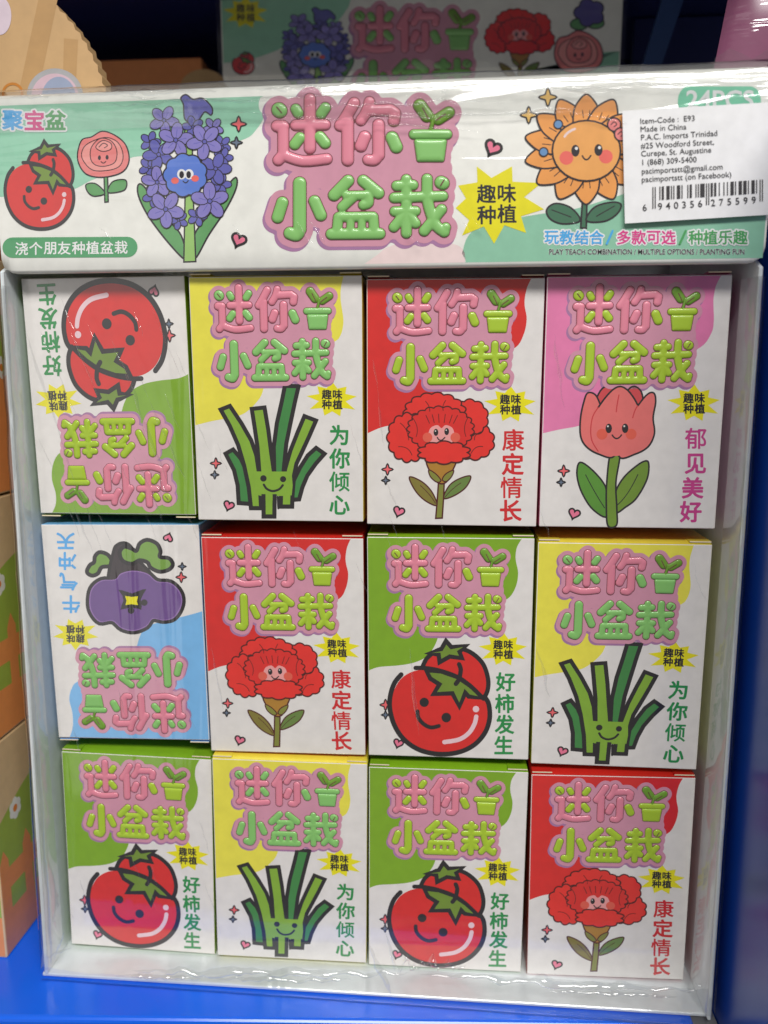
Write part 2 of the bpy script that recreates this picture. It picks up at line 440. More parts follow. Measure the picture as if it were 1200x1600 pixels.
def pic_leek(P):
    W = 25
    def leaf(pts, m): P.shape(pts, m, BLACK, W, False)
    def jag(pts):
        out = []
        for p in spline(pts, True, 3): out.append((p[0]+random.uniform(-3,3), p[1]+random.uniform(-3,3)))
        return out
    l1 = [(235,1142),(280,1117),(325,1170),(352,1230),(375,1330),(382,1440),(312,1435),(306,1330),(285,1240)]
    l6 = [(775,1105),(825,1140),(772,1200),(722,1270),(692,1340),(672,1412),(630,1415),(640,1300),(680,1220),(725,1150)]
    l2 = [(207,880),(262,858),(330,960),(388,1062),(418,1150),(432,1245),(442,1400),(445,1465),(385,1465),(372,1340),(345,1210),(310,1090),(260,975)]
    l3 = [(392,875),(468,866),(490,1000),(506,1130),(522,1245),(522,1400),(445,1400),(435,1245),(425,1100),(408,980)]
    l4 = [(590,736),(672,738),(650,830),(622,960),(597,1080),(580,1245),(580,1300),(525,1300),(522,1100),(541,960),(571,830)]
    l5 = [(706,916),(775,942),(732,1040),(690,1130),(657,1200),(636,1300),(630,1455),(562,1455),(566,1330),(590,1230),(622,1120),(666,1010)]
    for q, m in ((l1,LEAF_D),(l6,LEAF_D),(l3,LEAF_L),(l4,LEAF_D),(l2,LEAF_L),(l5,LEAF_L)): leaf(q, m)
    P.fill([(400,1247),(628,1247),(634,1330),(628,1388),(565,1392),(445,1392),(400,1380)], LEAF_L)
    leaf([(460,1394),(526,1394),(524,1514),(460,1514)], LEAF_L)
    P.fill([(472,1370),(514,1370),(514,1420),(472,1420)], LEAF_L)
    P.line([(545,1398),(548,1465)], 12, BLACK, 2)
    P.fill(ell(460,1288,19), BLACK); P.fill(ell(577,1292,18), BLACK)
    P.line([(462,1325),(480,1350),(515,1363),(553,1352),(575,1328)], 13, BLACK)
def pic_carnation(P):
    L = PETAL_LINE
    P.shape([(478,1300),(512,1300),(508,1400),(500,1522),(461,1524),(470,1420)], STEMO, L, 9, False)
    P.shape([(305,1280),(380,1308),(440,1370),(468,1447),(400,1420),(340,1360)], LEAFB, L, 8); P.line([(370,1330),(420,1380),(460,1435)], 4, L)
    P.shape([(668,1275),(600,1290),(540,1332),(508,1405),(570,1390),(640,1340)], LEAFG, L, 8); P.line([(610,1315),(560,1352),(515,1400)], 4, L)
    P.shape([(415,1170),(575,1165),(562,1240),(525,1308),(478,1315),(428,1250)], CALYX, L, 9)
    P.shape([(420,1238),(462,1262),(492,1300),(468,1310),(430,1278)], STEMO, L, 7); P.shape([(566,1240),(520,1262),(500,1296),(525,1306),(556,1275)], STEMO, L, 7)
    P.shape(scallop(682,1068,124,108,11,.055), PETAL, L, 9, False)
    P.shape(scallop(662,928,108,106,10,.055), PETAL, L, 9, False)
    P.shape(scallop(455,900,180,118,15,.05), PETAL, L, 9, False)
    P.shape(scallop(302,1045,126,142,13,.055), PETAL, L, 9, False)
    P.shape(scallop(490,995,194,132,21,.04), PETAL_D, L, 8, False)
    for q in (((325,930),(350,985),(345,1040)),((650,930),(632,985),(640,1040)),((250,960),(285,1000),(300,1060)),((240,1100),(290,1110),(320,1150)),((740,1100),(700,1105),(670,1140)),((735,1010),(700,1030),(690,1060)),((400,830),(420,860),(425,890)),((520,825),(505,855),(505,885))): P.line(q, 4, L)
    for x in (420,450,480,512,545,570): P.line([(490+(x-490)*1.25,905+abs(x-490)*.12),(490+(x-490)*.95,955+abs(x-490)*.08)], 4, L, 2)
    P.shape([(415,1040),(430,990),(470,972),(495,990),(520,972),(560,990),(572,1040),(555,1075),(490,1090),(430,1072)], FACE)
    P.shape(scallop(510,1135,150,64,10,.08), PETAL, L, 9, False)
    P.fill(ell(412,1045,29), CHEEK); P.fill(ell(577,1045,29), CHEEK)
    P.fill(ell(462,1015,14,21), BLACK); P.fill(ell(526,1010,14,21), BLACK)
    P.fill(ell(459,1007,4), WHITE); P.fill(ell(523,1002,4), WHITE)
    P.line([(470,1045),(490,1062),(515,1045)], 7, BLACK)
def pic_tulip(P):
    L = BLACK; W = 10
    P.shape([(265,1150),(290,1135),(350,1180),(410,1250),(430,1310),(432,1445),(350,1402),(290,1310),(262,1220)], TLEAF, L, W); P.line([(310,1205),(360,1300),(418,1395)], 5, L)
    P.shape([(640,1130),(668,1140),(660,1230),(600,1340),(540,1390),(482,1420),(480,1310),(520,1230),(580,1170)], TSTEM, L, W); P.line([(607,1205),(550,1310),(492,1378)], 5, L)
    P.shape([(450,1090),(503,1090),(482,1250),(488,1400),(487,1494),(437,1497),(428,1380),(430,1250)], TSTEM, L, W)
    P.shape([(370,800),(395,722),(440,702),(490,745),(470,820)], TULIP_D, L, W); P.shape([(540,760),(555,715),(590,702),(625,735),(632,800),(600,830)], TULIP_D, L, W)
    P.shape([(400,820),(365,750),(320,738),(298,790),(280,880),(280,980),(312,1042),(380,1085),(470,1100),(480,960)], TULIP, L, W)
    P.shape([(590,830),(655,750),(695,740),(706,790),(692,880),(700,970),(665,1045),(590,1088),(500,1102),(500,940)], TULIP, L, W)
    P.shape([(505,702),(560,738),(604,808),(625,900),(610,1000),(560,1070),(480,1098),(410,1075),(352,1010),(338,930),(352,862),(390,800),(440,745)], TULIP)
    P.line([(604,808),(580,765),(545,722),(505,702),(465,718),(420,765),(380,820)], W, L)
    P.line([(380,820),(350,870),(338,940),(345,1010),(380,1070)], 6, TULIP_L); P.line([(497,750),(488,800),(482,846)], 6, TULIP_L); P.line([(604,812),(588,840),(576,880)], 6, TULIP_L)
    P.fill(ell(402,973,31), CHEEK); P.fill(ell(567,973,31), CHEEK)
    P.fill(ell(440,940,18,27), BLACK); P.fill(ell(533,940,18,27), BLACK); P.fill(ell(435,928,5), WHITE); P.fill(ell(528,928,5), WHITE)
    P.line([(460,978),(485,998),(512,978)], 8, BLACK)
def pic_eggplant(P):
    P.shape([(360,380),(380,345),(405,328),(412,288),(442,262),(490,275),(518,312),(510,350),(455,360),(430,400),(395,415),(365,402)], EGGLEAF, BLACK, 26)
    body = [(372,590),(388,500),(450,446),(540,438),(580,398),(660,380),(750,398),(812,448),(900,458),(962,520),(970,600),(922,682),(850,702),(782,692),(740,742),(660,772),(580,756),(520,708),(440,716),(388,660)]
    P.stroke(spline(body, True, 4), 46, BLACK, True)
    P.shape([(500,460),(530,260),(560,210),(610,200),(650,230),(680,300),(725,345),(770,410),(640,420)], EGGSTEM, BLACK, 20)
    P.shape([(572,260),(602,225),(650,237),(680,250),(702,202),(752,178),(812,202),(836,250),(832,288),(890,297),(915,335),(890,370),(830,385),(772,360),(750,325),(700,312),(650,335),(590,315)], EGGLEAF, BLACK, 26)
    P.fill(spline(body, True, 4), PURPLE_L)
    cx, cy = 670, 576
    P.fill(spline([(cx+(x-cx)*.975, cy+(y-cy)*.965) for x, y in body], True, 4), PURPLE)
    P.fill([(560,505),(585,508),(650,528),(722,500),(742,500),(718,540),(706,565),(712,610),(708,635),(690,628),(640,620),(596,630),(575,635),(580,610),(594,575),(585,540)], BLACK)
    P.fill([(604,545),(650,551),(688,546),(680,580),(688,604),(645,598),(606,604),(614,575)], BURST)
    P.fill(ell(728,587,21), BLACK); P.fill(ell(642,640,21), BLACK)

def starburst(P, cx, cy, r, rot=0, flip=False, chars=True):
    P.fill(burst(cx, cy, 150*r, 112*r, 9, 0.60, -90 if not flip else 90), BURST)
    if chars:
        q = 180 if flip else 0; s = -1 if flip else 1
        for ch, dx, dy in (('趣',-33,-31),('味',33,-31),('种',-33,30),('植',33,30)):
            P.char(ch, cx+s*dx*r, cy+s*dy*r, 62*r, BLACK, 0.03, q)

# kind: crop corners of the face (picture px), swoosh outline, picture, burst centre, slogan (chars, places, size, ink), colours
BW, BH, BD = 50.0, 70.6, 38.0
KINDS = {
 'tomato': dict(deco=[(170,1205,34,CORAL),(170,1268,25,GREY),(250,1445,30,18)], q=[(55,155),(1100,165),(1062,1548),(65,1520)], col=GREEN, tint='green', pic=pic_tomato, burst=(905,858), r=.98, fl=False, rgb=(114,156,26), green=T_LIME,
   swoosh=[(1020,168),(992,215),(982,262),(983,305),(997,380),(985,460),(945,530),(880,560),(700,600),(580,650),(515,740),(480,830),(430,900),(350,940),(250,958),(130,968),(66,990)],
   slogan='好柿发生', at=[(920,1060),(915,1195),(913,1325),(908,1455)], size=124, ink=TXTGREEN),
 'leek': dict(deco=[(177,1200,32,CORAL),(170,1268,24,GREY),(253,1450,31,18)], q=[(17,92),(1055,70),(1055,1545),(72,1535)], col=YELLOW, tint='yellow', pic=pic_leek, burst=(872,816), r=.98, rgb=(228,206,66), green=T_MINT,
   swoosh=[(945,72),(928,150),(926,215),(932,265),(942,350),(925,430),(880,475),(700,560),(540,640),(475,720),(440,810),(350,900),(250,930),(150,950),(52,975)],
   slogan='为你倾心', at=[(912,1028),(915,1168),(913,1305),(913,1445)], size=126, ink=TXTGREEN),
 'carnation': dict(deco=[(175,1235,33,CORAL),(165,1300,24,GREY),(243,1483,33,18)], q=[(45,97),(1115,90),(1055,1573),(55,1557)], col=RED, tint='red', pic=pic_carnation, burst=(905,850), r=1.0, rgb=(186,34,30), green=T_LIME,
   swoosh=[(1033,91),(1006,150),(992,215),(992,265),(1003,340),(985,430),(935,510),(800,560),(600,640),(510,740),(480,830),(400,900),(250,960),(140,985),(57,1020)],
   slogan='康定情长', at=[(920,1060),(917,1203),(908,1342),(905,1478)], size=134, ink=TXTRED),
 'tulip': dict(deco=[(185,1182,33,CORAL),(170,1247,24,GREY),(245,1427,33,18)], q=[(90,80),(1138,70),(1050,1520),(45,1500)], col=PINK, tint='pink', pic=pic_tulip, burst=(925,800), r=.98, rgb=(212,114,158), green=T_LIME,
   swoosh=[(1075,71),(1045,130),(1032,190),(1030,240),(1033,330),(1020,400),(960,480),(800,550),(600,620),(540,690),(480,790),(400,870),(280,922),(160,945),(72,965)],
   slogan='郁见美好', at=[(935,1000),(935,1145),(920,1283),(910,1420)], size=128, ink=TXTPINK),
 'eggplant': dict(deco=[(975,350,25,GREY),(968,420,34,CORAL),(887,163,30,198)], q=[(1140,1475),(170,1465),(62,85),(1085,75)], col=BLUE, tint='blue', pic=pic_eggplant, burst=(282,795), r=.95, rgb=(112,172,220), green=T_MINT,
   swoosh=[(240,1466),(262,1390),(258,1300),(240,1220),(255,1150),(300,1100),(480,1040),(600,960),(665,900),(700,800),(750,740),(880,700),(1000,670),(1104,640)],
   slogan='牛气冲天', at=[(255,602),(240,455),(234,322),(222,190)], size=122, ink=TXTBLUE),
}
def lid_mesh(tint):
    V, F = [], []
    prof = [(0,0),(0.5,.2),(2,.55),(6,.9),(14,1.1),(26,1.1),(34,.8),(38,0)]
    xs = [-24.8,-24.4,-12,0,12,24.4,24.8]
    for x in xs:
        e = 0.75 if abs(x) > 24.6 else 1.0
        for y, z in prof: V.append((x*MM, (y+0.1)*MM, (BH+0.02+z*e*(1+.08*math.cos(x*.13)))*MM))
    n = len(prof)
    for i in range(len(xs)-1):
        for j in range(n-1): F.append((i*n+j, (i+1)*n+j, (i+1)*n+j+1, i*n+j+1))
    return V, F
def make_box(kind):
    K = KINDS[kind]
    t = thing('seed_box', kind, 'box')
    side = mat('side_'+K['tint'], K['rgb'], rough=0.34, coat=0.3)
    bm = bmesh.new()
    hw = BW/2
    V = [bm.verts.new((x*MM, y*MM, z*MM)) for z in (0,BH) for y in (0,BD) for x in (-hw,hw)]
    for f in ((0,2,3,1),(4,5,7,6),(0,1,5,4),(2,6,7,3),(0,4,6,2),(1,3,7,5)): bm.faces.new([V[i] for i in f])
    for f in bm.faces: f.material_index = 0
    bm.faces.ensure_lookup_table()
    bm.faces[2].material_index = 1
    bmesh.ops.bevel(bm, geom=list(bm.edges), offset=0.28*MM, segments=2, affect='EDGES', profile=0.5, material=-1)
    me = bpy.data.meshes.new('carton'); bm.to_mesh(me); bm.free(); me.materials.append(side); me.materials.append(WHITE)
    o = bpy.data.objects.new('carton', me); COL.objects.link(o); o.parent = t
    m = homography(K['q'], [(-hw,BH),(hw,BH),(hw,0),(-hw,0)])
    inv = lambda p: p
    # the coloured swoosh of the front
    mm = [m(p) for p in spline(K['swoosh'], False, 5)]
    e = 0.28
    mm = [(max(min(x, hw-e), -hw+e), max(min(y, BH-e), e)) for x, y in mm]
    P = Print(lambda p: p, 0.012)
    P.fill([(-hw+e, BH-e)]+[(mm[0][0], BH-e)]+mm[1:-1]+[(-hw+e, mm[-1][1])], K['col'])
    P.obj('colour_swoosh', t)
    Vl, Fl = lid_mesh(K['tint'])
    mesh_obj('lid', Vl, Fl, [side], None, t, True)
    for s in (-1, 1):
        x0, x1 = sorted((s*18.6, s*24.7))
        tb = box_obj('lid_tab', x0, x1, 0.15, 7, BH+0.55, BH+0.9, side, t, 0)
        tb.data.materials.append(CREAM)
        tb.data.polygons[2].material_index = 1
    for x, y, rr, i in K['deco'][:2]:
        P = Print(m, 0.015, 0.004); P.shape(sparkle(x, y, rr), i, BLACK, 8, False); P.obj('sparkle', t)
    x, y, rr, q = K['deco'][2]
    P = Print(m, 0.015, 0.004); P.shape(heart(x, y, rr, q), HEART, BLACK, 10, False); P.obj('heart', t)
    P = Print(m, 0.03); K['pic'](P); P.obj('plant_picture', t)
    P = Print(m, 0.03); starburst(P, *K['burst'], K['r'], 0, kind == 'eggplant'); P.obj('starburst', t)
    P = Print(m, 0.03)
    for ch, (x, y) in zip(K['slogan'], K['at']): P.char(ch, x, y, K['size'], K['ink'], {'情':.012,'郁':.016,'倾':.016,'康':.018}.get(ch, .026), 180 if kind == 'eggplant' else 0)
    P.obj('slogan_lettering', t)
    s = 0.0401
    title(lambda p: (-hw+6.2+(p[0]-105)*s, BH-1.7-(p[1]-70)*s), t, K['green'], 0.36)
    return t
def copy_tree(o):
    r = o.copy(); COL.objects.link(r)
    for ch in list(o.children):
        c = ch.copy(); COL.objects.link(c); c.parent = r
    return r
POSE = [(-77.329,1.451,75.694,-.0061,.0076,-.0241),(-25.498,-2.012,74.987,-.0008,-.0097,.001),(25.537,-.604,74.010,.0022,.0079,.0003),(76.124,-1.166,74.215,-.0012,-.019,-.0027),
 (-76.304,1.047,1.890,-.0105,-.0174,.0154),(-25.668,1.033,-1.337,-.0038,.027,.0089),(25.445,.708,-.522,-.0044,-.0004,.0052),(76.345,.145,-1.342,-.0032,.014,-.0116),
 (-76.111,.317,-74.240,.0200,-.012,.0015),(-25.091,-.804,-73.742,.0088,-.0205,.0146),(25.573,-.167,-74.724,.0047,-.0048,.0147),(76.977,.052,-74.888,-.0118,.009,.0123)]
WHICH = [('tomato',1,'upside-down green tomato seed box under the left end of the header card'),
 ('leek',0,'yellow leek seed box right of the upside-down tomato box'),
 ('carnation',0,'red carnation seed box directly under the header card'),
 ('tulip',0,'pink tulip seed box, the only pink carton in the tray'),
 ('eggplant',1,'upside-down blue seed box with a purple cloud-shaped plant'),
 ('carnation',0,'red carnation seed box beside the upside-down blue box'),
 ('tomato',0,'green tomato seed box between a red carnation box and a yellow leek box'),
 ('leek',0,'yellow leek seed box under the pink tulip box, above a red carnation box'),
 ('tomato',0,'green tomato seed box at the bottom, under the upside-down blue box'),
 ('leek',0,'yellow leek seed box on the bottom row between two green tomato boxes'),
 ('tomato',0,'green tomato seed box on the bottom row beside a red carnation box'),
 ('carnation',0,'red carnation seed box in the bottom corner beside the blue wall')]

# ---------------------------------------------------------------- the shelf
NAVY = mat('navy_steel', (18,26,74), rough=0.45, paper=False)
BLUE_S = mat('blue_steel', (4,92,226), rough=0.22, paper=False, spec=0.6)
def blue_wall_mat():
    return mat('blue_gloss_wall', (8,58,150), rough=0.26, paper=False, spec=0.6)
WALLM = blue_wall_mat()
DARK = mat('dark_recess', (16,18,26), rough=0.8, paper=False)
GREYF = mat('grey_floor', (112,112,114), rough=0.6)
def struct(o): o['kind'] = 'structure'; return o
a = np.array([-111.0,-28.4]); b = np.array([50,-18.5]); d = (b-a)/np.linalg.norm(b-a)
L0 = a-d*180; L1 = a+d*213
def shelf_floor():
    V = [(L0[0],L0[1]),(L1[0],L1[1]),(101.0,L1[1]+8),(101.0,230),(L0[0],230)]
    bm = bmesh.new()
    top = [bm.verts.new((x*MM, y*MM, -0.1120)) for x, y in V]; bot = [bm.verts.new((x*MM, y*MM, -0.1320)) for x, y in V]
    bm.faces.new(top); bm.faces.new(bot[::-1])
    for i in range(5): j = (i+1)%5; bm.faces.new((top[j], top[i], bot[i], bot[j]))
    bmesh.ops.bevel(bm, geom=list(bm.edges), offset=1.4*MM, segments=3, affect='EDGES', profile=0.5)
    bmesh.ops.recalc_face_normals(bm, faces=bm.faces)
    me = bpy.data.meshes.new('shelf_surface'); bm.to_mesh(me); bm.free(); me.materials.append(BLUE_S)
    o = bpy.data.objects.new('shelf_surface', me); COL.objects.link(o); return struct(o)
shelf_floor()
struct(box_obj('grey_gap_floor', 101.4, 109, -40, 230, -118, -113.2, GREYF))
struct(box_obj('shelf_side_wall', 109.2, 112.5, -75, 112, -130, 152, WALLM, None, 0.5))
struct(box_obj('shelf_back_wall', -420, 330, 240, 244, -130, 420, DARK))
struct(box_obj('shelf_back_rail', -420, 330, 196, 239, 226, 237.5, NAVY, None, 1.5))
struct(box_obj('shelf_step', -75, 100, 122, 190, -111.5, 3.0, NAVY, None, 1))
struct(box_obj('upper_shelf', -420, 330, -22, 250, 238, 256, NAVY, None, 1))
def brace():
    q = [hit(1075,-20,1,120), hit(1040,-20,1,120), hit(975,200,1,120), hit(1000,200,1,120)]
    V = [tuple(p*MM) for p in q]+[tuple((p+np.array([0,3,0]))*MM) for p in q]
    F = [(0,1,2,3),(7,6,5,4),(0,4,5,1),(1,5,6,2),(2,6,7,3),(3,7,4,0)]
    o = mesh_obj('shelf_brace', V, F, [mat('brace_steel', (40,60,100), rough=0.35, paper=False)]); return struct(o)
brace()
struct(box_obj('shelf_partition', 104, 200, 150, 154, -130, 237, NAVY, None, 0.5))

# ---------------------------------------------------------------- display trays
CARD = mat('tray_card', (212,219,234), rough=0.5, coat=0.5)  # white card; the bluish reflection on it is tinted into the base colour
HPAPER = mat('header_card', (226,222,214), rough=0.36, coat=0.85, wave=True)
def hink(name, rgb): return mat('header_ink_'+name, rgb, rough=0.36, coat=0.85, wave=True)
H_MINT = hink('mint', (142,196,168)); H_MINT2 = hink('mint_band', (132,184,156)); H_ROSE = hink('rose_tint', (228,200,198)); H_PILL = hink('pill', (74,148,98)); H_PILL2 = hink('mint_pill', (116,196,162))
H_WHITE = hink('white', (232,230,224)); H_BLUE = hink('blue', (70,160,216)); H_MAG = hink('magenta', (206,60,130)); H_GREEN = hink('green', (70,150,84)); H_BLACK = hink('black', (38,36,38))
ROSE = hink('rose', (216,124,122)); ROSE2 = hink('rose_light', (228,146,140)); HYA1 = hink('hyacinth', (126,118,184)); HYA2 = hink('hyacinth_dark', (92,92,166)); HYAF = hink('hyacinth_face', (86,118,198))
HLEAF = hink('leaf', (92,150,92)); HSTEM = hink('stem', (140,182,100)); SUN = hink('sunflower', (234,156,84)); SUN2 = hink('sunflower_petal', (232,148,76)); DLEAF = hink('dark_leaf', (62,106,80)); GOLD = hink('gold', (228,178,96)); SKYDOT = hink('blue_dot', (96,136,180)); LINE = hink('line', (40,34,40)); HCHEEK = hink('cheek', (226,100,90))
PANSY = hink('pansy', (80,72,140))
def flower(P, cx, cy, r, rot, m, line=LINE, bell=False):
    for k in range(5):
        a = math.radians(rot+72*k); x, y = cx+.56*r*math.cos(a), cy+.56*r*math.sin(a)
        P.shape(ell(x, y, .50*r, .34*r, rot+72*k, 14), m, line, 4.5, False)
        P.line([(cx+.2*r*math.cos(a), cy+.2*r*math.sin(a)), (cx+.62*r*math.cos(a), cy+.62*r*math.sin(a))], 3, HYA2, 2)
    P.fill(ell(cx, cy, .16*r, n=12), HYA2); P.stroke(ell(cx, cy, .13*r, n=12), 4, line, True)
def pic_hyacinth(P):
    P.shape([(650,505),(685,525),(780,660),(850,745),(872,855),(800,790),(700,660),(650,560)], HLEAF, LINE, 8)
    P.shape([(1105,472),(1108,520),(1060,620),(980,740),(915,850),(912,740),(1000,620),(1060,520)], HLEAF, LINE, 8)
    P.shape([(866,240),(900,240),(906,560),(918,866),(862,868),(868,560)], HSTEM, LINE, 7, False)
    P.shape([(860,130),(848,100),(872,84),(905,105),(945,100),(975,120),(996,150),(990,180),(960,165),(930,205),(895,218),(868,200),(862,170)], HYA2, LINE, 7)
    for x, y, r, q, m in ((705,305,48,0,HYA2),(1040,318,44,30,HYA2),(722,560,52,20,HYA2),(1034,505,50,0,HYA2),(905,235,50,40,HYA2),(700,425,48,10,HYA2),(1046,380,46,0,HYA2),(838,672,44,30,HYA2),(925,655,46,0,HYA2)): flower(P, x, y, r, q, m)
    for x, y, r, q, m in ((770,205,68,10,HYA1),(745,365,72,30,HYA2),(1012,432,72,0,HYA2),(738,495,72,50,HYA1),(1000,240,48,20,HYA1),(825,298,80,-10,HYA1),(960,305,82,25,HYA1)): flower(P, x, y, r, q, m)
    P.shape(scallop(870,462,100,98,9,.05), HYAF, LINE, 7, False)
    for x, y, r, q, m in ((778,622,84,15,HYA1),(985,584,86,-20,HYA1)): flower(P, x, y, r, q, m)
    P.fill(ell(853,458,21,24), H_WHITE); P.fill(ell(888,458,21,24), H_WHITE); P.fill(ell(853,460,11,17), LINE); P.fill(ell(886,460,11,17), LINE)
    P.fill(ell(822,488,18,15), HCHEEK); P.fill(ell(916,478,18,15), HCHEEK); P.line([(860,490),(872,498),(884,488)], 5, LINE)
def pic_rose(P):
    P.shape([(488,465),(505,465),(508,586),(492,588)], HLEAF, LINE, 6, False)
    P.shape([(405,505),(450,502),(492,546),(440,560),(410,537)], HLEAF, LINE, 6); P.shape([(590,485),(585,530),(520,545),(505,532),(532,490)], HLEAF, LINE, 6)
    P.shape([(364,382),(382,300),(430,282),(480,256),(540,275),(590,320),(606,390),(580,442),(520,466),(450,470),(395,448)], ROSE, LINE, 6)
    P.shape([(385,380),(395,330),(440,300),(500,285),(555,310),(578,370),(560,420),(500,440),(430,435)], ROSE2, LINE, 4)
    P.shape([(425,380),(430,330),(470,290),(520,300),(548,345),(540,400),(490,420),(445,412)], ROSE, LINE, 4)
    P.shape([(450,330),(480,300),(520,312),(520,340),(480,350)], ROSE2, LINE, 4); P.line([(465,330),(485,312),(505,322),(490,334)], 4, LINE)
    P.fill(ell(467,380,7,11), LINE); P.fill(ell(503,378,7,11), LINE); P.line([(475,398),(486,405),(497,397)], 4, LINE)
def pic_sunflower(P):
    P.shape([(478,440),(494,440),(490,592),(468,590)], DLEAF, LINE, 7, False)
    P.shape([(335,520),(370,495),(430,512),(466,562),(400,575),(350,556)], DLEAF, LINE, 7); P.shape([(626,500),(590,490),(522,510),(490,562),(560,565),(610,536)], DLEAF, LINE, 7)
    for s in ((355,520),(430,548)), ((600,505),(530,545)): P.line(s, 4, LINE, 2)
    for k in range(14):
        a = 360*k/14+13; c, s = math.cos(math.radians(a)), math.sin(math.radians(a))
        P.shape([(490+c*x-s*y, 284+.88*(s*x+c*y)) for x, y in ((90,-42),(165,-50),(215,-30),(244,0),(215,30),(165,50),(90,42))], SUN2, LINE, 7)
        for q in (-12, 10): P.line([(490+c*140-s*q, 284+.88*(s*140+c*q)), (490+c*172-s*q*1.3, 284+.88*(s*172+c*q*1.3))], 3.5, LINE, 2)
    P.shape(ell(490,290,133,118), SUN, LINE, 7, False)
    P.line([(405,235),(420,218),(445,205)], 9, H_ROSE)
    P.fill(ell(412,318,27), HCHEEK); P.fill(ell(566,313,27), HCHEEK)
    P.fill(ell(447,290,16,23), LINE); P.fill(ell(537,287,16,23), LINE); P.fill(ell(451,281,6), H_WHITE); P.fill(ell(541,278,6), H_WHITE)
    P.line([(474,310),(490,325),(507,309)], 6, LINE)
    for x, y in ((380,187),(323,295)): P.line([(x,y),(x+30,y+10)], 5, LINE, 2); P.shape(ell(x,y,17,n=16), SKYDOT, LINE, 5, False)
    for x, y in ((598,188),(625,226)): P.shape(ell(x,y,26,n=18), ROSE, LINE, 6, False); P.line([(x-12,y),(x,y-10),(x+10,y),(x,y+8)], 4, LINE)

TH = -0.022
HO = np.array([0, -6.8, 132.0]); HU = np.array([math.cos(TH), math.sin(TH), 0]); HN = np.array([-math.sin(TH), math.cos(TH), 0])
HX0, HX1, HZ0, HZ1 = -104.3, 106.0, -20.6, 28.2
def header_card(parent, x0, x1, loc, rotz):
    """folded card: flat front with rounded lower corners, a rolled upper edge and a turned-in lower edge"""
    r = 4.0
    prof = [(3.5,HZ0+0.3),(1.6,HZ0-0.25),(.5,HZ0+.15),(0,HZ0+.9)]
    prof += [(0,HZ0+6),(0,HZ1-4.5)]
    prof += [(4.5-4.5*math.cos(a), HZ1-4.5+4.5*math.sin(a)) for a in np.linspace(.25, math.pi/2, 6)]+[(78,HZ1)]
    xs = [x0, x0+.5, x0+1.3, x0+2.6, x0+4]+list(np.linspace(x0+12, x1-12, 9))+[x1-4, x1-2.6, x1-1.3, x1-.5, x1]
    V, F = [], []
    for x in xs:
        dd = min(x-x0, x1-x); inset = r-math.sqrt(max(r*r-max(r-dd,0)**2, 0)) if dd < r else 0
        for y, z in prof: V.append((x*MM, y*MM, max(z, HZ0+inset)*MM if z < HZ0+5 else z*MM))
    n = len(prof)
    for i in range(len(xs)-1):
        for j in range(n-1): F.append((i*n+j, (i+1)*n+j, (i+1)*n+j+1, i*n+j+1))
    o = mesh_obj('header_card', V, F, [HPAPER], None, parent, True)
    o.location = loc; o.rotation_euler = (0, 0, rotz)
    return o
def clipx(P, x0, x1): pass
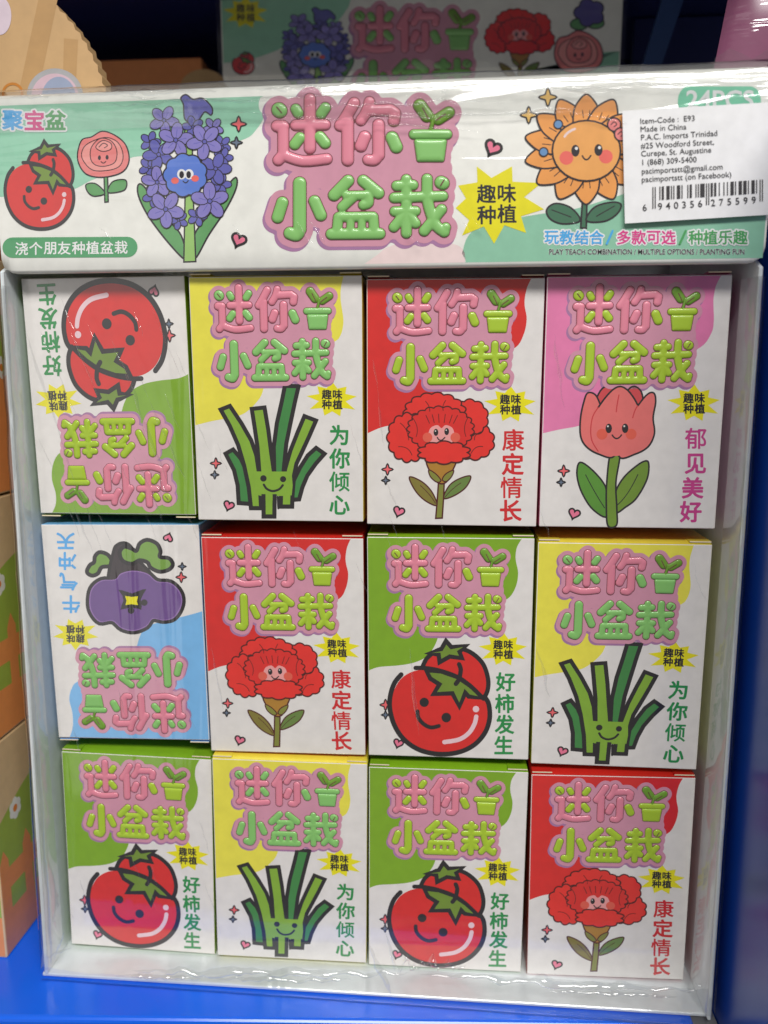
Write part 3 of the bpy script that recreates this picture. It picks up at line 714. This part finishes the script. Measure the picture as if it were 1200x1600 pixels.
def header_prints(hc, hm):
    """hm: photo-plane picture coordinates to millimetres on the card"""
    c1 = lambda p: hm((p[0]/3, p[1]/3+120)); c2 = lambda p: hm((p[0]/3+380, p[1]/3+120)); c3 = lambda p: hm((p[0]/2.5+720, p[1]/2.5+120))
    def cl(f):
        def g(p):
            x, y = f(p); return (min(max(x, HX0+.5), HX1-.5), min(max(y, HZ0+1.2), HZ1-3.9))
        return g
    P = Print(cl(hm), 0.02)
    P.fill([(-20,120),(430,110)]+spline([(428,130),(407,152),(405,170),(412,183),(400,203),(383,217),(333,230),(267,237),(230,243),(203,247),(187,262),(140,283),(110,297),(40,306),(-20,308)], False, 4), H_MINT)
    P.obj('colour_swoosh', hc); P = Print(cl(hm), 0.02)
    P.fill(spline([(570,412),(590,398),(606,386),(640,378),(700,380),(722,388),(727,404),(724,416)], False, 4)+[(722,418),(570,418)], H_ROSE)
    P.obj('colour_swoosh', hc); P = Print(cl(hm), 0.02)
    P.fill(spline([(722,396),(732,368),(760,350),(840,335),(900,326),(960,308),(1000,300),(1100,318),(1195,326)], False, 4)+[(1215,330),(1215,418),(727,418),(728,408)], H_MINT2)
    P.obj('colour_swoosh', hc)
    P = Print(c1, 0.08)
    aff = homography([(185,800),(830,800),(830,1515),(185,1515)], [(18,300),(355,300),(348,715),(20,715)])
    Pt = Print(lambda p: c1(aff(p)), 0.08); pic_tomato(Pt); Pt.obj('tomato_picture', hc)
    Pr = Print(c1, 0.08); pic_rose(Pr); Pr.obj('rose_picture', hc)
    Ph = Print(c1, 0.06, 0.0007); pic_hyacinth(Ph); Ph.obj('hyacinth_picture', hc)
    Ps = Print(c3, 0.08, 0.003); pic_sunflower(Ps); Ps.obj('sunflower_picture', hc)
    class _D:
        def shape(self, *a): Q = Print(hm, 0.08); Q.shape(*a); Q.obj('heart' if len(a[0]) > 20 else 'sparkle', hc)
    Pd = _D()
    for x, y, r, m in ((373,194,12,CORAL),(369.5,223,9,GREY)): Pd.shape(sparkle(x,y,r), m, BLACK, 2.4, False)
    for x, y, r in ((856,152,14),(826,180,13)): Pd.shape(sparkle(x,y,r), GOLD, BLACK, 2.4, False)
    Pd.shape(heart(373,375,11.5,22), HEART, BLACK, 4, False); Pd.shape(heart(770,231,13,28), HEART, BLACK, 4.6, False)
    Pb = Print(hm, 0.08)
    Pb.fill([(745,260),(768,278),(800,260),(801,284),(846,286),(819,308),(850,327),(814,338),(822,364),(788,352),(772,381),(756,354),(722,368),(733,344),(712,325),(728,310),(716,290),(746,285)], BURST)
    for ch, x, y in (('趣',760,303),('味',792,302),('种',760,336),('植',792,334)): Pb.char(ch, x, y, 31, BLACK, 0.02)
    Pb.obj('starburst', hc)
    Pl = Print(hm, 0.08)
    for ch, x, m in (('聚',20,H_BLUE),('宝',54,H_MAG),('盆',87,H_GREEN)):
        Pl.char(ch, x, 188, 33, H_WHITE, 0.11)
    for ch, x, m in (('聚',20,H_BLUE),('宝',54,H_MAG),('盆',87,H_GREEN)):
        Pl.char(ch, x, 188, 33, m, 0.03)
    Pl.obj('shop_lettering', hc)
    Pp = Print(hm, 0.08)
    Pp.fill(ell(20,387,16,16,0,12,90,270)+ell(199,386,16,16,0,12,-90,90), H_PILL)
    for i, ch in enumerate('浇个朋友种植盆栽'): Pp.char(ch, 34+22.2*i, 388.5-.3*i, 21.5, H_WHITE, 0.014)
    Pp.obj('slogan_pill', hc)
    Pc = Print(cl(hm), 0.06)
    Pc.fill(ell(1076,158,17,23,0,12,90,270)+ell(1172,158,17,23,0,12,-90,90), H_PILL2); Pc.z = 0.10
    Pc.text('24PCS', 1125, 155, 40, H_WHITE, 0.02)
    Pc.obj('count_badge', hc)
    Pt = Print(hm, 0.08)
    rows = [('玩教结合', 862, 23.2, H_BLUE), ('多款可选', 974.5, 23.2, H_MAG), ('种植乐趣', 1086.5, 23.6, H_GREEN)]
    for body, x, s, m in rows:
        for i, ch in enumerate(body): Pt.char(ch, x+i*23.3, 371+.0*i, s, H_WHITE, 0.11)
    Pt.z += .02
    for body, x, s, m in rows:
        for i, ch in enumerate(body): Pt.char(ch, x+i*23.3, 371, s, m, 0.02)
    for x, m in ((952,H_BLUE),(1066,H_GREEN)): Pt.line([(x-4,381),(x+5,361)], 3.4, m, 2)
    Pt.obj('tagline_lettering', hc)
    Pe = Print(hm, 0.08)
    Pe.text('PLAY TEACH COMBINATION / MULTIPLE OPTIONS / PLANTING FUN', 1010.5, 393.2, 11.6, H_WHITE, 0.05, 0, 'CENTER', 0.86); Pe.z += .04
    Pe.text('PLAY TEACH COMBINATION / MULTIPLE OPTIONS / PLANTING FUN', 1010.5, 393.2, 11.6, H_BLACK, 0.014, 0, 'CENTER', 0.86)
    Pe.obj('small_lettering', hc)
    title(c2, hc, T_MINT, 0.5)
def rear_prints(hc, hm):
    def cl(p):
        x, y = hm(p); return (min(max(x, RX0+.5), RX1-.5), min(max(y, HZ0+1.2), HZ1-3.9))
    P = Print(cl, 0.02)
    P.fill([(300,-60),(560,-60)]+spline([(545,10),(520,40),(470,58),(430,80),(380,95),(330,100)], False, 4), H_MINT)
    P.obj('colour_swoosh', hc); P = Print(cl, 0.02)
    P.fill(spline([(780,150),(860,120),(930,85),(980,80)], False, 4)+[(990,160),(780,160)], H_MINT2)
    P.obj('colour_swoosh', hc)
    def sub(src, dst, f, name, **k):
        q = homography(src, dst); Q = Print(lambda p: hm(q(p)), 0.08, 0.003); f(Q, **k); Q.obj(name, hc)
    sub([(185,800),(830,800),(830,1515),(185,1515)], [(362,80),(398,80),(398,117),(362,117)], pic_tomato, 'tomato_picture')
    sub([(640,80),(1110,80),(1110,870),(640,870)], [(436,10),(552,12),(552,170),(436,168)], pic_hyacinth, 'hyacinth_picture')
    q = homography([(178,780),(805,780),(805,1525),(178,1525)], [(758,14),(866,14),(866,140),(758,140)])
    Q = Print(lambda p: hm(q(p)), 0.08, 0.003); Q.up()
    keep = Q.shape
    pic_carnation(Q); Q.obj('carnation_picture', hc)
    sub([(364,256),(606,256),(606,588),(364,588)], [(866,48),(942,48),(942,150),(866,150)], pic_rose, 'rose_picture')
    Q = Print(hm, 0.08)
    for x, y in ((905,38),(930,36)): Q.shape(ell(x,y,14,9), HLEAF, LINE, 2, False)
    Q.shape(scallop(921,20,22,20,5,.12), PANSY, LINE, 2, False); Q.obj('pansy_picture', hc)
    Q = Print(hm, 0.08); Q.fill(burst(384,20,34,26), BURST)
    for ch, x, y in (('趣',376,13),('味',392,13),('种',376,27),('植',392,27)): Q.char(ch, x, y, 14, BLACK, 0.02)
    Q.obj('starburst', hc)
    q = homography([(105,70),(1015,70),(1015,800),(105,800)], [(548,6),(748,6),(748,166),(548,166)])
    title(lambda p: hm(q(p)), hc, T_MINT, 0.5)

def tray(label, group):
    t = thing('display_tray', label, 'display box', (0,0,0), (0,0,0), group); return t
t1 = tray('white cardboard display tray packed with seed boxes under a wide printed header', None)
def panel(name, q, th, m, parent, n=None):
    """a sheet through four points (mm) with a thickness"""
    P = [np.array(p, float) for p in q]; nn = np.cross(P[1]-P[0], P[3]-P[0]); nn = nn/np.linalg.norm(nn)*th
    V = [tuple(p*MM) for p in P]+[tuple((p+nn)*MM) for p in P]
    F = [(3,2,1,0),(4,5,6,7),(0,1,5,4),(1,2,6,5),(2,3,7,6),(3,0,4,7)]
    bm = bmesh.new(); vs = [bm.verts.new(v) for v in V]
    for f in F: bm.faces.new([vs[i] for i in f])
    bmesh.ops.bevel(bm, geom=list(bm.edges), offset=min(.3, th*.3)*MM, segments=1, affect='EDGES')
    me = bpy.data.meshes.new(name); bm.to_mesh(me); bm.free(); me.materials.append(m)
    o = bpy.data.objects.new(name, me); COL.objects.link(o); o.parent = parent; return o
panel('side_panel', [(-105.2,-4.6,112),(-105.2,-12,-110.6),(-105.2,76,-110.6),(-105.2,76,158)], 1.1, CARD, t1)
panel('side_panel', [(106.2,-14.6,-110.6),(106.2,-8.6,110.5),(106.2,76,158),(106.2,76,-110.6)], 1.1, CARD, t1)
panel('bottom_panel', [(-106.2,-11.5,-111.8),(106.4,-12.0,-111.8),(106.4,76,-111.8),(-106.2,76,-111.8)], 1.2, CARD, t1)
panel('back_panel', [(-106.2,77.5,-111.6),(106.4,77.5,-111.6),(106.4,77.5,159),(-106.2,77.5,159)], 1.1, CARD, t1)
hc1 = header_card(t1, HX0, HX1, tuple(HO*MM), TH)
hm1 = lambda p: plane_uv(p[0], p[1], HO, HU, HN)
header_prints(hc1, hm1)

# rear tray
RY = 122.0
RX0, RX1 = -72.5, 93.0
RZ = 206-HZ0-2
t2 = tray('second display tray standing in the dark behind the header card', None)
hc2 = header_card(t2, RX0, RX1, (0, RY*MM, RZ*MM), 0.0)
hm2 = lambda p: plane_uv(p[0], p[1], (0, RY, RZ), np.array([1.,0,0]), np.array([0,1.,0]))
rear_prints(hc2, hm2)
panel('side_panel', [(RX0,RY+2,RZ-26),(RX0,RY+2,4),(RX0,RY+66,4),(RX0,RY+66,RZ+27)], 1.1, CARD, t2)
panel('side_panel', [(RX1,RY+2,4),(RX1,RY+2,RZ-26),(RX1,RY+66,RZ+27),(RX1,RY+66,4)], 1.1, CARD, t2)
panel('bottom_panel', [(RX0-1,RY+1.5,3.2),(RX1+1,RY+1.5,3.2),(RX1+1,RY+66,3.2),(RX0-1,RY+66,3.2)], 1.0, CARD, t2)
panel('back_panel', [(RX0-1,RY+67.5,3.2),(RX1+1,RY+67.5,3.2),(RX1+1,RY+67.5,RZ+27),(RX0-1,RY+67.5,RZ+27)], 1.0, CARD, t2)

# ---------------------------------------------------------------- the twelve seed boxes
protos = {}
for (kind, flip, label), (x, y, z, rl, tilt, yaw) in zip(WHICH, POSE):
    if kind in protos: o = copy_tree(protos[kind])
    else: o = make_box(kind); protos[kind] = o
    R = Matrix.Rotation(yaw, 3, 'Z') @ Matrix.Rotation(rl+(math.pi if flip else 0), 3, 'Y') @ Matrix.Rotation(.4*tilt*(-1 if flip else 1), 3, 'X')
    o.rotation_euler = R.to_euler()
    o.location = Vector((x, y, z))*MM + R @ Vector((0, 0, -BH/2))*MM
    o['label'] = label; o['category'] = 'box'; o['group'] = 'mini plant seed boxes in the display tray'

# ---------------------------------------------------------------- barcode sticker
STK = mat('sticker_paper', (236,234,226), rough=0.5); SINK = mat('sticker_ink', (44,42,44), rough=0.6)
q = [(627,140),(1193,107),(1196,543),(637,577)]
stm = lambda p: hm1((p[0]/2.5+720, p[1]/2.5+120))
mm = [stm(p) for p in q]
sc = ((mm[0][0]+mm[2][0])/2, (mm[0][1]+mm[2][1])/2)
stk = thing('barcode_sticker', 'white price sticker with barcode and address stuck over the sunflower end of the header', 'sticker',
            tuple((HO+HU*sc[0]-HN*1.35+np.array([0,0,sc[1]]))*MM), (0,0,TH))
lm = lambda p: (stm(p)[0]-sc[0], stm(p)[1]-sc[1])
def sticker():
    N = 14; V, F = [], []
    Q = [np.array(lm(p)) for p in q]
    for i in range(N+1):
        for j in range(N+1):
            u, v = i/N, j/N
            p = Q[0]*(1-u)*(1-v)+Q[1]*u*(1-v)+Q[2]*u*v+Q[3]*(1-u)*v
            V.append((p[0]*MM, 0, p[1]*MM)); 
    for i in range(N):
        for j in range(N): F.append((i*(N+1)+j, i*(N+1)+j+1, (i+1)*(N+1)+j+1, (i+1)*(N+1)+j))
    o = mesh_obj('paper', V, F, [STK], None, stk)
    so = o.modifiers.new('thickness', 'SOLIDIFY'); so.thickness = 0.12*MM; so.offset = -1
    dg = bpy.context.evaluated_depsgraph_get(); dg.update()
    me = bpy.data.meshes.new_from_object(o.evaluated_get(dg)); o.modifiers.clear(); o.data = me
    P = Print(lm, 0.14)
    rows = [('Item-Code :  E93',694,180),('Made in China',695,211),('P.A.C. Imports Trinidad',697,243),('#25 Woodford Street,',698,276),('Curepe, St. Augustine',698,306),
            ('1 (868) 309-5400',698,340),('pacimportstt@gmail.com',700,374),('pacimportstt (on Facebook)',700,406)]
    sx = {0:1.12, 2:1.07}
    for i, (s, x, y) in enumerate(rows): P.text(s, x, y, 31, SINK, 0.0, -3.3, 'LEFT', 1.0)
    P.obj('address_lettering', stk)
    P = Print(lm, 0.14)
    Lc = ['0001101','0011001','0010011','0111101','0100011','0110001','0101111','0111011','0110111','0001011']
    inv = lambda s: ''.join('1' if c == '0' else '0' for c in s)
    Rc = [inv(s) for s in Lc]; Gc = [s[::-1] for s in Rc]
    code = '6940356275599'; par = 'LGGGLL'
    bits = '101'+''.join((Lc if p == 'L' else Gc)[int(c)] for p, c in zip(par, code[1:7]))+'01010'+''.join(Rc[int(c)] for c in code[7:])+'101'
    x0, x1 = 743, 1172; wdt = (x1-x0)/len(bits); i = 0
    while i < len(bits):
        if bits[i] == '1':
            j = i
            while j < len(bits) and bits[j] == '1': j += 1
            a, b = x0+i*wdt+.25, x0+j*wdt-.25
            guard = i < 3 or i >= 92 or 45 <= i < 50
            ya = lambda x: 436-(x-x0)*0.068; yb = lambda x: (520 if guard else 488)-(x-x0)*0.068
            P.put([(a,ya(a)),(b,ya(b)),(b,yb(b)),(a,yb(a))], [(0,1,2,3)], SINK)
            i = j
        else: i += 1
    P.up()
    yd = lambda x: 513-(x-x0)*0.068
    P.text('6', 713, yd(713), 37, SINK, 0.006, -3.6)
    for k, c in enumerate(code[1:7]): P.text(c, 773+k*31.0, yd(773+k*31)-1, 37, SINK, 0.006, -3.6)
    for k, c in enumerate(code[7:]): P.text(c, 978+k*31.6, yd(978+k*31.6)-1, 37, SINK, 0.006, -3.6)
    P.obj('barcode', stk)
sticker()

# ---------------------------------------------------------------- shrink film: rolled edges, folds and creases
def film_strip(rows, name='film_fold', parent=None):
    """rows: list of equally long lists of points (mm)"""
    V, F = [], []; n = len(rows[0])
    for r in rows: V += [tuple(np.array(p)*MM) for p in r]
    for i in range(len(rows)-1):
        for j in range(n-1): F.append((i*n+j, i*n+j+1, (i+1)*n+j+1, (i+1)*n+j))
    return mesh_obj(name, V, F, [FILM], None, parent or t1, True)
def hp3(u, off, z): return HO+HU*u-HN*off+np.array([0,0,z])
rng = np.random.RandomState(4)
def wob(n, s, sm=3):
    a = rng.randn(n+2*sm); k = np.ones(sm)/sm; return np.convolve(a, k, 'same')[sm:sm+n]*s
# over the rolled top of the header
n = 70; us = np.linspace(HX0-.5, HX1+.6, n); w1, w2 = wob(n, .5, 4), wob(n, .35, 2)
wr = [wob(n, .42, 3) for _ in range(9)]
film_strip([[hp3(u, o+.25*w2[i]*k+.75*wr[q][i]*k, z+w1[i]*k) for i, u in enumerate(us)] for q, (o, z, k) in enumerate( ((.6,HZ1-11,.3),(.8,HZ1-9.2,.5),(.95,HZ1-7.4,.5),(1.0,HZ1-5.4,.5),(.9,HZ1-3.0,.5),(.3,HZ1-1.0,.5),(-1.2,HZ1+.6,.4),(-4,HZ1+1.1,.3),(-9,HZ1+.9,.1)))])
# along the bottom lip of the tray
n = 80; us = np.linspace(-105.5, 106, n); w1, w2 = wob(n, .7, 3), wob(n, .7, 5)
wr = [wob(n, .45, 3) for _ in range(9)]
film_strip([[(u, y-(u+105)*.013-.5*w1[i]*k+.5*wr[q][i]*k, z+w2[i]*k) for i, u in enumerate(us)] for q, (y, z, k) in enumerate( ((-10.6,-100.8,.5),(-11.2,-102.0,.6),(-11.7,-103.3,.6),(-12.3,-105.3,.6),(-12.8,-107.2,.6),(-13.2,-108.8,.5),(-13.2,-110.4,.3),(-13.6,-111.5,.15),(-12.2,-111.9,.05)))])
# up the left and right rims
for x, ya, yb, s in ((-105.6,-5.2,-12.6,1),(106.8,-9.2,-15.2,-1)):
    n = 60; zs = np.linspace(-108, 108, n); w1 = wob(n, .5, 3)
    film_strip([[(x+dx*s+w1[i]*k*.6, ya+(yb-ya)*(108-z)/216+dy+w1[i]*k*.5, z) for i, z in enumerate(zs)] for dx, dy, k in ((-.4,2.2,.2),(-.1,-.3,.5),(1.0,-.7,.8),(2.6,-.2,.6))])
# over the side walls, from their front edges back to the boxes
for xa, xb, ya, yb, s in ((-105.0,-102.6,-5.5,-1.8,1),(105.8,102.8,-10.0,-2.5,-1)):
    n = 70; zs = np.linspace(-109, 108, n); w1, w2, w3 = wob(n, .5, 2), wob(n, .6, 3), wob(n, .5, 4)
    film_strip([[(xa+(xb-xa)*k, ya+(yb-ya)*k-1.1*math.sin(math.pi*k)+w[i]*math.sin(math.pi*k)-(4.5*(108-z)/216 if k < .9 else 2.0*(108-z)/216), z) for i, z in enumerate(zs)] for k, w in ((0,w1),(.25,w1),(.5,w2),(.75,w3),(1,w3))])
# over the header of the tray behind
n = 60; us = np.linspace(RX0-1.5, RX1+1.5, n); ws = [wob(n, .8, 3) for _ in range(12)]
film_strip([[(u, RY-1.4+ws[k][i]*.6, RZ+HZ0+4+k*4.1+ws[k][i]*.5) for i, u in enumerate(us)] for k in range(12)], 'film_fold', t2)
def crease(p0, p1, wd, h, n=14, wave=.35, parent=None):
    """a thin raised ridge of film"""
    p0, p1 = np.array(p0, float), np.array(p1, float); d = p1-p0; L = np.linalg.norm(d); d /= L
    s = np.cross(d, [0,1,0]); rows = []; wv = wob(n, wave, 3); ww = 1+wob(n, .5, 2)
    for k in (-1,-.8,-.5,-.2,0,.2,.5,.8,1):
        r = []
        for i in range(n):
            t = i/(n-1); tp = math.sin(math.pi*t)**.7*max(.15, ww[i])
            r.append(p0+d*L*t+s*(k*wd*tp/2+wv[i])+np.array([0,-h*tp*(1-k*k),0]))
        rows.append(r)
    film_strip(rows, 'film_crease', parent)
for a, b, c, e, wd, wv in ((205,1517,640,1521,2.6,.9),(180,1524,335,1529,1.6,.5),(330,1528,560,1532,1.3,.7),(655,1523,1095,1548,2.4,.7),(860,1547,1060,1557,1.4,.4),(610,1500,730,1514,2.6,1.6)):
    crease(hit(a,b,1,-13.2), hit(c,e,1,-13.6), wd, .55*wd, 46, wv)
def hcrease(a, b, c, e, wd, wv, n=40):
    p, q = hm1((a,b)), hm1((c,e)); crease(hp3(p[0], 1.6, p[1]), hp3(q[0], 1.6, q[1]), wd, .45*wd, n, wv)
for a in ((95,149,345,146,1.0,.3),(20,156,120,150,.7,.3),(405,142,640,138,1.2,.4),(560,136,735,140,1.0,.5),(690,150,705,138,1.2,.4),(720,143,985,142,1.3,.4),(880,131,1085,137,.9,.4),(150,168,420,158,.6,.6),(430,172,760,160,.6,.8)): hcrease(*a)
cr = [(40,520,120,760,1.0),(190,560,262,760,1.2),(215,585,292,752,.9),(582,560,600,700,.8),(866,520,882,640,.8),(840,1010,858,1090,.9),(330,1010,350,1110,.6),
      (572,1470,612,1556,2.2),(598,1430,618,1520,1.2),(84,1500,100,1455,.8),(640,1010,655,1150,.8),(70,1497,112,1480,1.0),(1085,1536,1112,1548,.8),
      ]
rc = random.Random(5)
for k in range(26):
    x, y = rc.uniform(60, 300), rc.uniform(440, 800); L = rc.uniform(40, 120)
    cr.append((x, y, x+L*.42, y+L, rc.uniform(.25, .6)))
for k in range(10):
    x, y = rc.uniform(90, 320), rc.uniform(1010, 1440); L = rc.uniform(30, 90)
    cr.append((x, y, x+L*.3, y+L, rc.uniform(.25, .5)))
for k in range(10):
    x, y = rc.uniform(330, 1100), rc.uniform(440, 900); L = rc.uniform(30, 90)
    cr.append((x, y, x+L*.35, y+L, rc.uniform(.2, .45)))
for (a, b, c, e, wd) in cr:
    yy = -7.0 if b < 1440 else -11.5
    p, q2 = hit(a,b,1,yy), hit(c,e,1,yy-.6); crease(p, q2, wd, .5*min(wd,1))
def header_crease(a, b, c, e, wd):
    p, q2 = hm1((a,b)), hm1((c,e)); crease(hp3(p[0], 1.5, p[1]), hp3(q2[0], 1.5, q2[1]), wd, .45)
for k in range(16):
    x, y = rc.uniform(20, 960), rc.uniform(140, 200); L = rc.uniform(60, 220)
    header_crease(x, y, x+L, y+rc.uniform(-8, 22), rc.uniform(.25, .7))
for k in range(8):
    x, y = rc.uniform(150, 900), rc.uniform(330, 375); L = rc.uniform(25, 60)
    header_crease(x, y, x+L*.55, y+L*.7, rc.uniform(.25, .5))

# ---------------------------------------------------------------- neighbours
TAN = mat('tan_print', (206,178,136), rough=0.4, coat=.3); GRASS = mat('grass_print', (148,172,66), rough=0.4, coat=.3); FENCE = mat('fence_print', (226,140,76), rough=0.4, coat=.3); FLW = mat('daisy_print', (232,226,214), rough=0.4, coat=.3); FLC = mat('daisy_centre', (214,126,50), rough=0.4, coat=.3)
def gift_carton(z0, h, label, y0, fe=.20):
    x1 = -122.3; d = 80
    t = thing('gift_carton', label, 'box', ((x1-40)*MM, (y0+d/2)*MM, z0*MM), (0,0,0), 'stacked gift cartons beside the tray')
    box_obj('carton', -40, 40, -d/2, d/2, 0, h-.4, TAN, t, 0.5)
    P = Print(lambda p: p, 0.02)
    # side face: u along depth from its front edge, v height
    e = .6; W = d-e
    P.fill([(e,e),(W,e),(W,h*.78)]+spline([(W,h*.78),(W*.72,h*.82),(W*.45,h*.78),(W*.22,h*.72),(e,h*.62)], False, 5)[1:], GRASS)
    P.fill([(e,e),(W,e),(W,h*fe),(e,h*fe)], FENCE)
    P.fill([(e,h*.30),(W,h*.30),(W,h*.40),(e,h*.40)], FENCE)
    for u in (3, 17, 33, 49, 65): P.fill([(u-2.6,e),(u+2.6,e),(u+2.6,h*.44),(u,h*.50),(u-2.6,h*.44)], FENCE)
    for u, v, r in ((12,h*.64,3.6),(27,h*.54,3.4),(44,h*.68,3.4),(60,h*.6,3.4)):
        P.fill(scallop(u,v,r*.95,r,6,.1), FLW); P.fill(ell(u,v,r*.36,n=14), FLC)
    o = P.obj('fence_picture', t)
    o.rotation_euler = (0, 0, math.pi/2); o.location = (40*MM, -d/2*MM, 0)
    c = o.copy(); COL.objects.link(c); c.parent = t; c.rotation_euler = (0, 0, 0); c.location = (-40*MM, -d/2*MM, 0)
    return t
gift_carton(-112, 75.5, 'lowest tan gift carton with fence and daisy print beside the tray', -4.5)
gift_carton(-36.2, 80, 'middle tan gift carton of the stack with green hill and orange fence', -2.5)
gift_carton(44.2, 76, 'topmost gift carton of the fence-print stack, beside the header card', -5.5, .52)

def round_box():
    cx, cz, r, y0, d = -125.0, 155.0, 47.5, 14.0, 6.0
    t = thing('round_gift_card', 'tan round card with scalloped edge and bubble print behind the header', 'card', (cx*MM, y0*MM, cz*MM))
    out = []
    for i in range(180):
        a = math.radians(2*i); rr = r+(.55 if i%2 else -.1); x, z = rr*math.cos(a), rr*math.sin(a)
        out.append((x, max(z, 4.9)))
    V = [(x*MM, 0, z*MM) for x, z in out]+[(x*MM, d*MM, z*MM) for x, z in out]; N = len(out)
    T = tessellate_polygon([[Vector((x, z, 0)) for x, z in out]])
    F = [tuple(f) for f in T]+[tuple(N+i for i in f[::-1]) for f in T]+[(i,(i+1)%N,N+(i+1)%N,N+i) for i in range(N)]
    o = mesh_obj('card', V, F, [mat('tan_card', (182,148,104), rough=0.5, coat=.2)], None, t)
    bm = bmesh.new(); bm.from_mesh(o.data); bmesh.ops.remove_doubles(bm, verts=bm.verts, dist=1e-7); bmesh.ops.recalc_face_normals(bm, faces=bm.faces); bm.to_mesh(o.data); bm.free()
    f = lambda p: (hit(p[0],p[1],1,y0)[0]-cx, hit(p[0],p[1],1,y0)[2]-cz)
    P = Print(f, 0.05)
    m2 = mat('tan_stripe', (170,134,88), rough=0.5, coat=.2)
    P.fill([(62,-10),(92,-10),(60,142),(30,142)], m2); P.fill([(100,60),(122,62),(118,142),(98,142)], m2)
    P.obj('stripe_print', t)
    P = Print(f, 0.1)
    P.fill(ell(0,25,18,30), mat('lilac_print', (196,180,190), rough=.5))
    P.stroke(ell(20,146,15,15,0,24), 4, mat('gold_print', (176,112,40), rough=.5), True)
    P.obj('dot_print', t)
    P = Print(f, 0.1)
    P.fill(ell(86,150,44,43,0,40), mat('bubble_rim', (150,150,152), rough=.5)); P.fill(ell(86,152,37,37,0,40), mat('bubble_lilac', (184,158,168), rough=.5))
    P.fill(ell(92,154,27,34,0,30), mat('bubble_blue', (132,142,164), rough=.5)); P.obj('bubble_print', t)
round_box()
kc = thing('brown_carton', 'plain brown cardboard carton standing in the dark behind the round card', 'box', (-0.125, 0.166, -0.112))
box_obj('carton', -62, 40, -32, 32, 0.3, 333, mat('kraft_board', (188,120,74), rough=0.75), kc, 0.8)
def kraft_label():
    P = Print(lambda p: (hit(p[0],p[1],1,134-.05)[0]+125, hit(p[0],p[1],1,134-.05)[2]+112), 0.05)
    P.fill(ell(318,140,38,32), mat('kraft_mark', (170,140,100), rough=.7)); o = P.obj('round_mark', kc); o.location = (0, -.032, 0)
kraft_label()

def packet():
    base = np.array([124.0, 34.0, 158.6])
    t = thing('pink_packet', 'pink packet wrapped in shiny clear film at the end of the header top', 'packet', tuple(base*MM))
    m = mat('pink_wrap', (128,76,102), rough=0.25, coat=1.0, wave=True)
    bm = bmesh.new(); bmesh.ops.create_grid(bm, x_segments=22, y_segments=22, size=1)
    me = bpy.data.meshes.new('wrap'); V, F = [], []
    N = 24; rr = np.random.RandomState(3); nz = rr.randn(8, 4)
    def pt(u, v, s):
        x = (u-.5)*46*(1-.30*v if u < .5 else 1); z = v*48
        wv = sum(.55*math.sin(6*u*a[0]+7*v*a[1]+a[2]*3) for a in nz)
        y = s*(7*(math.sin(math.pi*min(max(u,0),1))**.6)*(math.sin(math.pi*min(max(v*.9+.05,0),1))**.5)+.4*wv*math.sin(math.pi*u)*math.sin(math.pi*v))
        return (x*MM, y*MM, z*MM)
    bm.free()
    for s in (-1, 1):
        b = len(V)
        for i in range(N+1):
            for j in range(N+1): V.append(pt(i/N, j/N, s))
        for i in range(N):
            for j in range(N):
                f = (b+i*(N+1)+j, b+(i+1)*(N+1)+j, b+(i+1)*(N+1)+j+1, b+i*(N+1)+j+1); F.append(f if s < 0 else f[::-1])
    mesh_obj('wrap', V, F, [m], None, t, True)
    V, F = [], []
    fl = [[(-23+k*46/12, -3.0-1.5*math.sin(k*1.7)-j*.8, 1+j*3.2+1.2*math.sin(k*2.1+j)) for k in range(13)] for j in range(6)]
    for r in fl: V += [tuple(np.array(p)*MM) for p in r]
    for i in range(5):
        for j in range(12): F.append((i*13+j, i*13+j+1, (i+1)*13+j+1, (i+1)*13+j))
    mesh_obj('clear_flap', V, F, [FILM], None, t, True)
packet()
